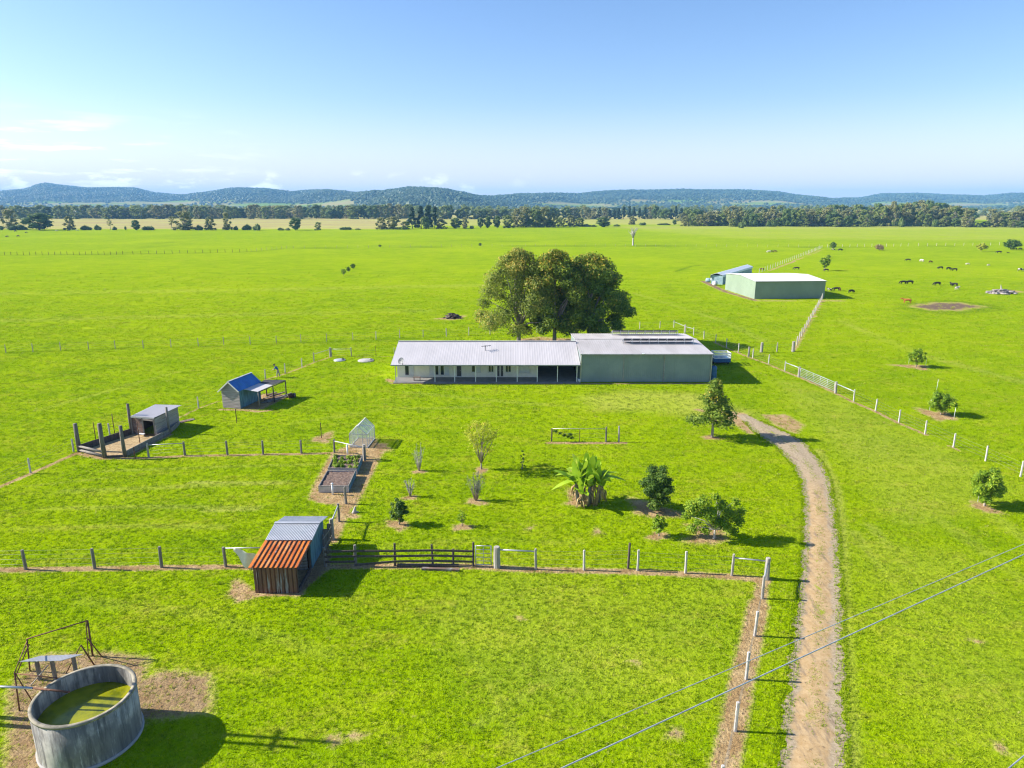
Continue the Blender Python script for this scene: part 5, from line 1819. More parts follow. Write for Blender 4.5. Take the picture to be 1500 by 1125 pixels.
def cow_mesh(graze):
    """cow facing +x, hooves at z=0, about 2.2 m long and 1.35 m at the shoulder"""
    V = [(0, 0, 1.0), (-.55, 0, 1.02), (-.85, 0, 1.03), (.5, 0, 1.0), (.78, 0, 1.04)]
    E = [(0, 1), (1, 2), (0, 3), (3, 4)]
    Rr = [(.36, .33), (.33, .29), (.22, .2), (.36, .3), (.25, .2)]

    def chain(start, pts, rs):
        k = start
        for p, r in zip(pts, rs):
            V.append(p); Rr.append(r); E.append((k, len(V) - 1)); k = len(V) - 1
        return k
    if graze:
        k = chain(4, [(1.05, 0, .85), (1.22, 0, .55), (1.3, 0, .33), (1.36, 0, .14)], [.17, .14, .13, .085])
        chain(k - 1, [(1.22, .2, .44)], [.05]); chain(k - 1, [(1.22, -.2, .44)], [.05])
    else:
        k = chain(4, [(1.05, 0, 1.25), (1.25, 0, 1.38), (1.48, 0, 1.3), (1.62, 0, 1.2)], [.17, .14, .12, .08])
        chain(k - 2, [(1.2, .22, 1.42)], [.05]); chain(k - 2, [(1.2, -.22, 1.42)], [.05])
    for s in (-1, 1):
        chain(3, [(.58, .2 * s, .68), (.6, .2 * s, .36), (.6, .2 * s, .03)], [.13, .075, .06])
        chain(1, [(-.7, .2 * s, .72), (-.6, .2 * s, .58), (-.8, .2 * s, .38), (-.76, .2 * s, .03)], [.17, .12, .07, .06])
    chain(2, [(-1.03, 0, .85), (-1.06, 0, .5)], [.045, .04])
    return skin('body', V, E, Rr, 'hide_black')


def animals():
    A, B = cow_mesh(True), cow_mesh(False)
    Z = lambda x, y: (1100 + x / 3.75, 230 + y / 3.75)
    near = 'in the right paddock'
    L = [  # photo x, y(base), hide, grazing, heading, scale, label
        (*Z(430, 736), 'hide_pied', 0, 1.9, .75, 'white faced calf standing closest to the right end wall of the far shed'),
        (*Z(468, 735), 'hide_black', 1, 3.0, 1, 'black cow grazing just right of the far shed with a calf behind'),
        (*Z(487, 735), 'hide_brown', 0, 1.2, .8, 'brown and pale calf beside the black cow near the far shed'),
        (*Z(550, 748), 'hide_black', 1, 0.4, 1, 'lone black cow grazing right of the group by the far shed'),
        (*Z(863, 572), 'hide_black', 1, 2.7, 1, 'black cow left of the cream cow at the back of the right paddock'),
        (*Z(938, 577), 'hide_white', 1, 1.7, 1.15, 'large cream cow standing between a black and a brown cow'),
        (*Z(985, 581), 'hide_brown', 1, 0.3, .9, 'brown cow just right of the large cream cow'),
        (*Z(1040, 616), 'hide_black', 1, 3.1, 1, 'leftmost of three black cows grazing in a row'),
        (*Z(1085, 620), 'hide_black', 1, 0.2, 1, 'middle one of three black cows grazing in a row'),
        (*Z(1117, 626), 'hide_black', 1, 2.9, 1, 'rightmost of three black cows grazing in a row'),
        (*Z(836, 698), 'hide_black', 1, 3.1, 1.05, 'left of the two black cows grazing nose to tail'),
        (*Z(871, 698), 'hide_black', 1, 3.0, 1.1, 'right of the two black cows grazing nose to tail'),
        (*Z(1022, 706), 'hide_black', 1, 3.2, 1.1, 'single black cow grazing behind the bare mud patch'),
        (*Z(1103, 709), 'hide_black', 0, 1.5, .95, 'left black cow seen end on beside the pale calf'),
        (*Z(1120, 709), 'hide_black', 1, 1.8, .95, 'right black cow seen end on beside the pale calf'),
        (*Z(1131, 729), 'hide_white', 0, .4, .85, 'pale calf in front of the two black cows seen end on'),
        (*Z(1362, 529), 'hide_black', 1, 2.8, 1.15, 'black cow grazing left of the round tree in the far right corner'),
        (*Z(1412, 529), 'hide_black', 0, 2.8, .6, 'small black calf in front of the round tree in the far right corner'),
        (*Z(1190, 592), 'hide_white', 1, 2.9, .7, 'small pale calf alone beyond the three black cows'),
        (*Z(1303, 598), 'hide_white', 1, .2, .65, 'small pale calf farther right, alone in the grass'),
        (*Z(1478, 628), 'hide_pied', 1, .2, 1.1, 'black and white cow at the right edge of the picture'),
        (*Z(856, 802), 'hide_orange', 0, 2.9, 1.05, 'ginger cow beside the bare mud patch'),
        (*Z(250, 620), 'hide_black', 1, 2.8, 1.05, 'black cow grazing behind the roof of the far shed'),
        (*Z(60, 623), 'hide_brown', 1, 3.0, .8, 'brown calf beside the post fence behind the bale stack'),
        (*Z(413, 628), 'hide_black', 1, 3.0, .9, 'black cow under the small tree behind the far shed'),
        (*Z(452, 513), 'hide_pied', 1, 2.6, .9, 'pied cow under the lone tree at the far fence end'),
        (*Z(490, 515), 'hide_black', 1, .1, 1.1, 'black cow lying in the shadow of the lone tree at the far fence end'),
        (*Z(1450, 509), 'hide_black', 1, 3.0, 1, 'left black cow in the shade of the round far right tree'),
        (*Z(1478, 509), 'hide_black', 1, .1, 1, 'right black cow in the shade of the round far right tree'),
        (*Z(98, 525), 'hide_white', 1, 3.0, 1, 'cream cow leading the small mob left of the far post fence'),
        (*Z(112, 525), 'hide_black', 1, 2.9, 1, 'black cow in the small mob left of the far post fence'),
        (*Z(132, 524), 'hide_brown', 1, .2, 1, 'brown cow in the small mob left of the far post fence'),
    ]
    for x, y, lab, hd in ((10.7, 347.5, 'dark cow nearest the left edge of the far left field', 'hide_black'), (26.7, 346.8, 'dark cow in front of the others in the far left field', 'hide_black'), (38.7, 341.5, 'dark cow on its own below the round dark tree at far left', 'hide_black'), (22.7, 339.5, 'dark cow farthest back in the far left field', 'hide_black'),
                          (82.7, 338.8, 'pale cow below the round dark trees at far left', 'hide_white'), (100, 338.6, 'dark cow below the pale thin gum at far left', 'hide_black'), (113, 338.4, 'pale cow right of the thin gum at far left', 'hide_white')):
        L.append((x, y, hd, 1, 3.0 if x < 50 else .2, 1.1, lab))
    for i, (x, y, hd, gr, a, s, lab) in enumerate(L):
        o = put(A if gr else B, 'cow', None, g(x, y))
        o.rotation_euler.z = a
        o.scale = (s * .86, s * .9, s * .74)
        o.material_slots[0].link = 'OBJECT'
        o.material_slots[0].material = MT[hd]
        tag(o, lab, 'cow', 'cattle out in the paddocks')


def person():
    p = g(408, 552.6)
    R = empty('person', p, 'person in blue shirt and dark hat bending forward at the yard fence', 'person', rz=math.pi)
    # facing +x locally, bent at the waist
    V = [(0, 0, .92), (.08, 0, 1.12), (.22, 0, 1.34), (.30, 0, 1.46), (.38, 0, 1.54), (.43, 0, 1.62)]
    E = [(0, 1), (1, 2), (2, 3), (3, 4), (4, 5)]
    r = [(.14, .11), (.15, .11), (.17, .12), (.055, .055), (.085, .095), (.08, .09)]

    def ch(s, pts, rs):
        k = s
        for q, w in zip(pts, rs):
            V.append(q); r.append(w); E.append((k, len(V) - 1)); k = len(V) - 1
        return k
    for s in (-1, 1):
        ch(0, [(.0, .1 * s, .84), (.03 + .1 * s, .12 * s, .48), (-.02 + .14 * s, .12 * s, .09), (.10 + .14 * s, .13 * s, .035)], [.095, .062, .045, .04])
        k = ch(2, [(.24, .2 * s, 1.34), (.38, .24 * s, 1.12), (.60, .2 * s, 1.02), (.68, .19 * s, 1.0)], [.06, .047, .036, .035])
        for f in range(4):
            ch(k, [(.74, .19 * s + (f - 1.5) * .022, .985), (.77 + .006 * (f % 2), .19 * s + (f - 1.5) * .026, .955)], [.01, .009])
        ch(k, [(.70, .15 * s, .985), (.735, .14 * s, .965)], [.011, .009])
    put(skin('body', V, E, r, 'skin', 1), 'body', R)
    # clothes
    V = [(0, 0, .95), (.08, 0, 1.12), (.22, 0, 1.34), (.28, 0, 1.43)]
    E = [(0, 1), (1, 2), (2, 3)]
    r = [(.165, .135), (.175, .135), (.19, .14), (.085, .085)]
    for s in (-1, 1):
        ch(2, [(.24, .2 * s, 1.34), (.33, .235 * s, 1.2), (.42, .235 * s, 1.1)], [.085, .07, .062])
    put(skin('shirt', V, E, r, 'shirt', 1), 'shirt', R)
    V = [(0, 0, .97), (0, 0, .88)]
    E = [(0, 1)]
    r = [(.16, .13), (.16, .13)]
    for s in (-1, 1):
        ch(1, [(.0, .1 * s, .8), (.03 + .1 * s, .12 * s, .48), (-.02 + .14 * s, .12 * s, .12)], [.115, .08, .07])
    put(skin('trousers', V, E, r, 'trouser', 1), 'trousers', R)
    m = MB()
    m.lathe([(0, .15), (.06, .15), (.1, .12), (.105, .02), (.19, -.01), (.19, -.02), (.1, -.02)], (0, 0, 0), 18)
    o = m.build('hat', 'hat', None)
    o.parent = R
    o.location = (.42, 0, 1.63)
    o.rotation_euler.y = .5
    # face: nose, eyes and ears are modelled on the head
    f = MB()
    f.lathe([(0, 0), (.016, .0), (.01, .03), (0, .035)], (0, 0, 0), 8)
    n_ = f.build('nose', 'skin', None); n_.parent = R; n_.location = (.495, 0, 1.54); n_.rotation_euler.y = 1.7


# ------------------------------------------------------------------ yard plants
def yard_trees():
    rr = random.Random(41)

    def mk(name, px, py, top, wpx, label, kind, cat='tree', seed=1, group=None, **k):
        p = g(px, py)
        h = zat(p, top)
        w = wpx * depth(p) / F
        return p, h, w

    # three big trees behind the farmhouse
    base = [((760, 506), 363, 136, 'f_olive', -.2, 'big tree on the left behind the farmhouse, looser crown and pale trunk'),
            ((812, 507), 365, 118, 'f_big', 0, 'big tree in the middle behind the farmhouse with golden top'),
            ((862, 503), 371, 132, 'f_big_b', .1, 'big broad dark tree on the right behind the machinery shed')]
    for i, (b, top, wpx, fm, off, lab) in enumerate(base):
        p = g(*b)
        h, w = zat(p, top), wpx * depth(p) / F
        r = random.Random(70 + i)
        lobes = []
        lowest = [.17, .19, .15][i]
        for k in range(52):
            t = lowest + (1 - lowest) * (k + r.random()) / 52
            u = (t - lowest) / (1 - lowest)
            e = max(.05, 1 - u ** 2.3) ** .62 * (.86 if u < .08 else 1)
            R_ = r.uniform(.085, .135) * w * (1.0 if u < .85 else .8)
            a = k * 2.4 + r.uniform(-.6, .6)
            q = max(0, w / 2 * e - R_ * .8) * (r.uniform(.2, .7) if k % 4 == 0 else r.uniform(.75, 1.03))
            lobes.append((q * math.cos(a) + off, q * math.sin(a) * .9, min(t * h, h - R_ * .72), R_, R_, R_ * .8))
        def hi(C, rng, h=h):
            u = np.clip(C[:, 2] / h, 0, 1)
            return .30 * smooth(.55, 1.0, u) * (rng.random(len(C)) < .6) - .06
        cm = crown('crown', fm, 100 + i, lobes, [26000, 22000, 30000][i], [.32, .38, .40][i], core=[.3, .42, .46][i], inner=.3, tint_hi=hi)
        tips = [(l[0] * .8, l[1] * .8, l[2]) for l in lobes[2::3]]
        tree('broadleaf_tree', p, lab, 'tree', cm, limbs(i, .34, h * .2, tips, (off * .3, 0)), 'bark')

    # conifer like tree beside the drive head
    p = g(1043, 640.5)
    h, w = zat(p, 556), 80 * depth(p) / F
    lobes = []
    for k in range(26):
        t = .27 + .70 * k / 25
        e = (1.02 - t) ** .8 * 1.12
        a = k * 2.4 + .5
        R_ = w * (.19 - .11 * (t - .27))
        q = max(0, w / 2 * e - R_ * .6)
        if k % 3 == 0:
            q *= .3
        lobes.append((q * math.cos(a) * (1.05 if math.cos(a) < 0 and t < .5 else .95), q * math.sin(a), t * h, R_, R_, R_ * .62))
    lobes.append((0, 0, h * .97, .3, .3, .35))
    tree('evergreen_tree', p, 'layered cone shaped evergreen tree on the lawn by the driveway head', 'tree', crown('crown', 'f_big_b', 7, lobes, 3200, .26, core=.5), limbs(3, .13, h * .3, [(l[0] * .8, l[1] * .8, l[2]) for l in lobes[::2]], (0, 0)), 'bark')

    # airy yellow-green tree
    p = g(705, 687)
    h, w = zat(p, 614), 54 * depth(p) / F
    lb = ball_lobes(9, w * 1.2, h * .36, h * 1.04, 20)[1:]
    tree('sparse_tree', p, 'airy yellow green tree with bare lower stems in the orchard', 'tree', crown('crown', 'f_yel', 12, lb, 1500, .19, core=0, inner=0), limbs(11, .07, h * .12, [(l[0], l[1], l[2]) for l in lb], (0, 0)), 'bark')
    # twiggy, nearly leafless ones
    for px, py, top, wpx, fm, nl, sz, lab in ((614, 689.5, 645, 20, 'f_grey', 110, .12, 'nearly bare twiggy young tree left of the airy orchard tree'),
                                              (601, 727, 694, 16, 'f_grey', 130, .11, 'thin grey twiggy shrub in front of the bare young tree'),
                                              (697, 733, 687, 26, 'f_grey', 620, .11, 'dense upright silver grey shrub below the airy orchard tree')):
        p = g(px, py)
        h, w = zat(p, top), wpx * depth(p) / F
        r = random.Random(px)
        m = MB()
        tips = []
        for k in range(30 if nl > 300 else 18):
            a, q = r.uniform(0, 6.28), w / 2 * math.sqrt(r.random())
            z = h * r.uniform(.6, 1.0) * (1 - .25 * (q / (w / 2)) ** 2)
            s0 = Vector((q * .1 * math.cos(a), q * .1 * math.sin(a), 0))
            e_ = Vector((q * math.cos(a), q * math.sin(a), z))
            mid = s0.lerp(e_, .45) + Vector((r.uniform(-.06, .06), r.uniform(-.06, .06), .05))
            m.tube([s0, mid, e_], [.026, .017, .006], 5)
            tips.append((e_.x, e_.y, e_.z * .93, .1, .1, .18)); tips.append((mid.x, mid.y, mid.z * 1.2, .1, .1, .2))
        tree('twiggy_shrub', p, lab, 'shrub', crown('crown', fm, px, tips, nl, sz, core=0, inner=0), m, 'deadwood' if nl < 300 else 'bark')
    # round shrubs and small trees: px, py, top, width, foliage, trunk share, leaves, leaf size, label
    S = [
        (585, 768, 729, 26, 'f_dark', .14, 900, .13, 'dark green upright shrub on a mulch ring above the rail fence', 'round'),
        (677, 770.5, 747, 15, 'f_green', .2, 190, .12, 'small thin shrub on a mulch ring right of the dark upright shrub', 'round'),
        (765, 687, 661, 8, 'f_dark', .1, 130, .12, 'thin dark sapling standing alone in the tree shadow', 'col'),
        (961, 747, 682, 52, 'f_dark', .12, 3600, .17, 'round dense dark bush right of the banana clump', 'round'),
        (965, 785, 752, 23, 'f_green', .22, 620, .14, 'small light green tree on a mulch ring below the round bush', 'round'),
        (1342, 537.5, 510, 24, 'f_green', .22, 900, .2, 'small citrus tree on bare ground, farthest of three along the right fence', 'round'),
        (1378, 607.5, 575, 37, 'f_green', .22, 1300, .19, 'citrus tree on a bare ring, middle of three along the right fence', 'round'),
        (1442, 741, 686, 48, 'f_green', .2, 2200, .18, 'rounded green citrus tree near the right edge, nearest of three', 'round'),
        (1208, 396.5, 374.5, 15, 'f_green', .3, 500, .45, 'small round tree just behind the far green shed', 'round'),
        (1219.5, 365.5, 354, 11, 'f_dark', .2, 350, .5, 'lone dark round tree at the end of the far post fence', 'round'),
        (1213, 378, 373, 7, 'f_green', .1, 160, .4, 'small bush behind the tree at the far green shed', 'round'),
        (1288, 366.5, 358, 14, 'f_dead', .02, 380, .5, 'dry brown bush in the far right field', 'round'),
        (1437, 368, 356.5, 15, 'f_yel', .25, 420, .5, 'yellow green round tree left of the dark round tree at far right', 'round'),
        (1481, 366, 349.5, 22, 'f_dark', .15, 700, .55, 'big dark round tree in the far right corner of the field', 'round'),
        (503.5, 403.5, 392.5, 8, 'f_green', .15, 260, .32, 'front one of three small shrubs out in the left field', 'round'),
        (510.5, 398.5, 390, 7, 'f_dark', .15, 220, .32, 'middle one of three small shrubs out in the left field', 'round'),
        (517, 393.8, 386, 8, 'f_dark', .15, 240, .34, 'back one of three small shrubs out in the left field', 'round'),
        (556.5, 361.6, 358, 4, 'f_dark', .05, 90, .5, 'tiny dark bush on the far middle fence line left of the trees', 'round'),
        (703.5, 360.4, 355.5, 5, 'f_dark', .05, 90, .5, 'tiny dark bush just left of the big tree tops on the fence line', 'round'),
    ]
    for i, (px, py, top, wpx, fm, ts, nl, sz, lab, shp) in enumerate(S):
        p = g(px, py)
        h, w = zat(p, top), wpx * depth(p) / F
        lb = random_lobes(200 + i, h * ts * 1.1, h * 1.03, w * 1.22, 16 if shp == 'round' else 7, w * .15, w * .24, 'round' if shp == 'round' else 'x', .85)
        if shp == 'round':
            lb = ball_lobes(200 + i, w * 1.06, h * ts * .6, h * 1.02)
        nl = int(nl * 1.5)
        dense = .58 if nl > 600 else .0
        tips = [(l[0] * .8, l[1] * .8, l[2]) for l in lb[1::2]]
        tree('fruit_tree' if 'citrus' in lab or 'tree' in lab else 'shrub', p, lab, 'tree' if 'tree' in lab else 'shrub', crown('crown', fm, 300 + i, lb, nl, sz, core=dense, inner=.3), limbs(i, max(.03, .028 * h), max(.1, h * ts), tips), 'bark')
    # spreading two headed lemon tree: crown leaning left and right over a pale forked trunk
    p = g(1046, 789)
    k_ = depth(p) / F
    lb = []
    for (dx, py, wx_, hz) in ((-35, 742, 27, 24), (-22, 735, 24, 20), (-14, 752, 22, 20), (-40, 755, 15, 14), (8, 740, 22, 18), (20, 752, 30, 24), (33, 762, 22, 20), (5, 765, 28, 20), (38, 748, 15, 14), (-2, 728, 16, 12), (-30, 774, 20, 14), (-12, 776, 18, 14), (28, 776, 22, 14), (16, 770, 22, 12), (-28, 765, 15, 10), (24, 735, 14, 12)):
        yy = rr.uniform(-.6, .6)
        z = zat((0, p.y + yy), py)
        lb.append((dx * k_, yy, z, wx_ * k_ * .5, wx_ * k_ * .5, hz * k_ * .5))
    tree('lemon_tree', p, 'wide light green two headed tree with a pale forked trunk by the driveway', 'tree', crown('crown', 'f_green', 77, lb, 4200, .17, core=.55, inner=.35), limbs(21, .08, .7, [(l[0] * .9, l[1] * .9, l[2]) for l in lb]), 'deadwood')
    # pale guard stakes of the citrus trees
    for i, (px, py, lab) in enumerate(((1331, 532.5, 'white stake left of the farthest citrus tree'), (1355.5, 538, 'white stake right of the farthest citrus tree'), (1361.5, 601, 'white stake left of the middle citrus tree'), (1397, 614.5, 'white stake right of the middle citrus tree'), (1372, 571, 'white stake behind the middle citrus tree'), (1432, 736, 'white stake left of the nearest citrus tree'))):
        p = g(px, py)
        m = MB()
        m.tube([(0, 0, 0), (.02, .01, 1.25)], .02, 5)
        m.tube([(.02, .01, 1.245), (.02, .01, 1.29)], [.028, .012], 5)
        o = m.build('stake', 'pvc', None); o.location = p
        tag(o, lab, 'stake', 'white stakes round the citrus trees')
    # dead tree
    p = g(927, 359.5)
    h = zat(p, 332)
    r = random.Random(6)
    tips = []
    for k in range(13):
        a = k * 2.4
        q = r.uniform(.8, 2.8)
        tips.append((q * math.cos(a), q * math.sin(a), h * r.uniform(.6, 1.0)))
    m = limbs(61, .42, h * .4, tips)
    for tp in tips:
        for j in range(3):
            e_ = Vector(tp) + Vector((r.uniform(-1, 1), r.uniform(-1, 1), r.uniform(-.2, 1.0)))
            m.tube([Vector(tp) * .92, e_], [.08, .03], 4)
    root = empty('dead_tree', p, 'bare white dead tree standing in the middle of the far field', 'tree')
    m2 = MB(); m2.v = [v for v in m.v]; m2.f = m.f; m2.m = m.m; m2.sm = m.sm
    o = m2.build('trunk', 'deadwood', None); o.parent = root
    # banana clump
    p = g(860, 737)
    R = empty('banana_clump', p, 'banana clump with long arching leaves and brown dead skirts', 'banana plant')
    r = random.Random(15)
    LV, LT_, LC = [], [], []
    dead = MB()

    def blade(b, a, ln, wd, rise, droop, tint):
        n = 11
        k0 = len(LV)
        side = Vector((-math.sin(a), math.cos(a), 0))
        for i in range(n + 1):
            t = i / n
            rr_ = ln * (math.sin(rise) * t * .55 + .45 * t * t * droop)
            z = ln * (math.cos(rise) * t - droop * t * t * .62)
            c = b + Vector((math.cos(a) * rr_, math.sin(a) * rr_, z))
            w = wd * min(1, t * 5 + .06) * (math.sin(math.pi * min(1, .1 + .9 * t)) ** .45 if t < .999 else .05) * r.choice((1, 1, .92, .72, .85))
            LV.extend([c - side * w / 2 + Vector((0, 0, w * .13)), c, c + side * w / 2 + Vector((0, 0, w * .13))])
            LC.extend([tint + r.uniform(-.12, .12)] * 3)
            if i:
                q = k0 + 3 * i
                LT_.extend([(q - 3, q - 2, q + 1, q), (q - 2, q - 1, q + 2, q + 1)])
    for s in range(9):
        a0 = s * 2.4
        q = .18 + .75 * math.sqrt(s / 9)
        b = Vector((q * math.cos(a0), q * math.sin(a0) * .8, 0))
        hh = r.uniform(1.35, 2.0) if s < 6 else r.uniform(.8, 1.3)
        t_ = Vector((b.x * 1.35, b.y * 1.35, hh))
        MB().tube([p + b, p + b.lerp(t_, .5), p + t_], [.15, .12, .075], 9).build('stem', 'straw' if s % 2 else 'timber_grey', R)
        for k in range(6 if s < 6 else 4):
            a = a0 + k * 2.2 + r.uniform(-.5, .5)
            rise = r.uniform(.12, .95)
            blade(t_ - Vector((0, 0, .1)), a, r.uniform(1.85, 2.75) * (1 if s < 6 else .8), r.uniform(.46, .66), rise, r.uniform(.1, .75) if rise > .4 else .12, r.uniform(.15, .8))
        for k in range(7):
            a = a0 + r.uniform(-1.4, 1.4)
            st = Vector((t_.x, t_.y, hh * r.uniform(.55, .95)))
            ln = r.uniform(.6, 1.1)
            pts = [p + st, p + st + Vector((math.cos(a) * .3, math.sin(a) * .3, -ln * .25)), p + Vector((st.x + math.cos(a) * .42, st.y + math.sin(a) * .42, max(.05, st.z - ln)))]
            dead.tube(pts, [.02, .055, .012], 4)
    for k in range(16):
        a = k * 2.4
        blade(Vector((r.uniform(-.5, .5), r.uniform(-.4, .4), r.uniform(1.2, 2.0))), a, r.uniform(1.2, 2.0), r.uniform(.36, .5), r.uniform(.35, 1.0), r.uniform(.3, 1.1), r.uniform(.35, 1.0))
    for a, ln, rs, dr in ((3.0, 2.3, .9, .75), (3.35, 2.2, 1.1, 1.0), (.15, 2.6, 1.0, .95), (-.2, 2.4, .8, .55), (2.6, 1.9, .3, .1), (.8, 1.9, .3, .1), (1.7, 2.0, .1, .05), (3.5, 2.0, .4, .2), (4.6, 1.9, .7, .6)):
        blade(Vector((.5 * math.cos(a), .4 * math.sin(a), 1.7)), a, ln * 1.12, .6, rs, dr, r.uniform(.3, .7))
    put(npmesh('leaves', [tuple(v) for v in LV], LT_, 'f_ban', dict(tint=np.clip(LC, 0, 1)), True), 'leaves', R)
    dead.build('dead_leaves', 'straw', R)
    # brush and log heaps
    for px, py, w, h, m_, n, lab in ((663, 466, 2.3, 1.1, 'bark_dk', 60, 'dark heap of brushwood behind the farmhouse'), (1466, 430, 4.2, 1.3, 'log_grey', 60, 'pile of bleached logs in the right paddock near the edge')):
        p = g(px, py)
        r = random.Random(px)
        m = MB()
        for k in range(n):
            q = r.random() ** .7
            a = r.uniform(0, 6.28)
            c = Vector((math.cos(a) * q * w * .75, math.sin(a) * q * w * .5, h * (1 - q) * r.uniform(.2, 1) + .1))
            d = Vector((r.gauss(0, 1), r.gauss(0, .7), r.gauss(0, .06))).normalized() * r.uniform(.5, 1.3) * (w / 2.3)
            m.tube([c - d * .6, c, c + d * .6], [.1 * w / 2.3, .12 * w / 2.3, .06], 5)
        root = m.build('log_pile', m_, None)
        root.location = p
        tag(root, lab, 'log pile')


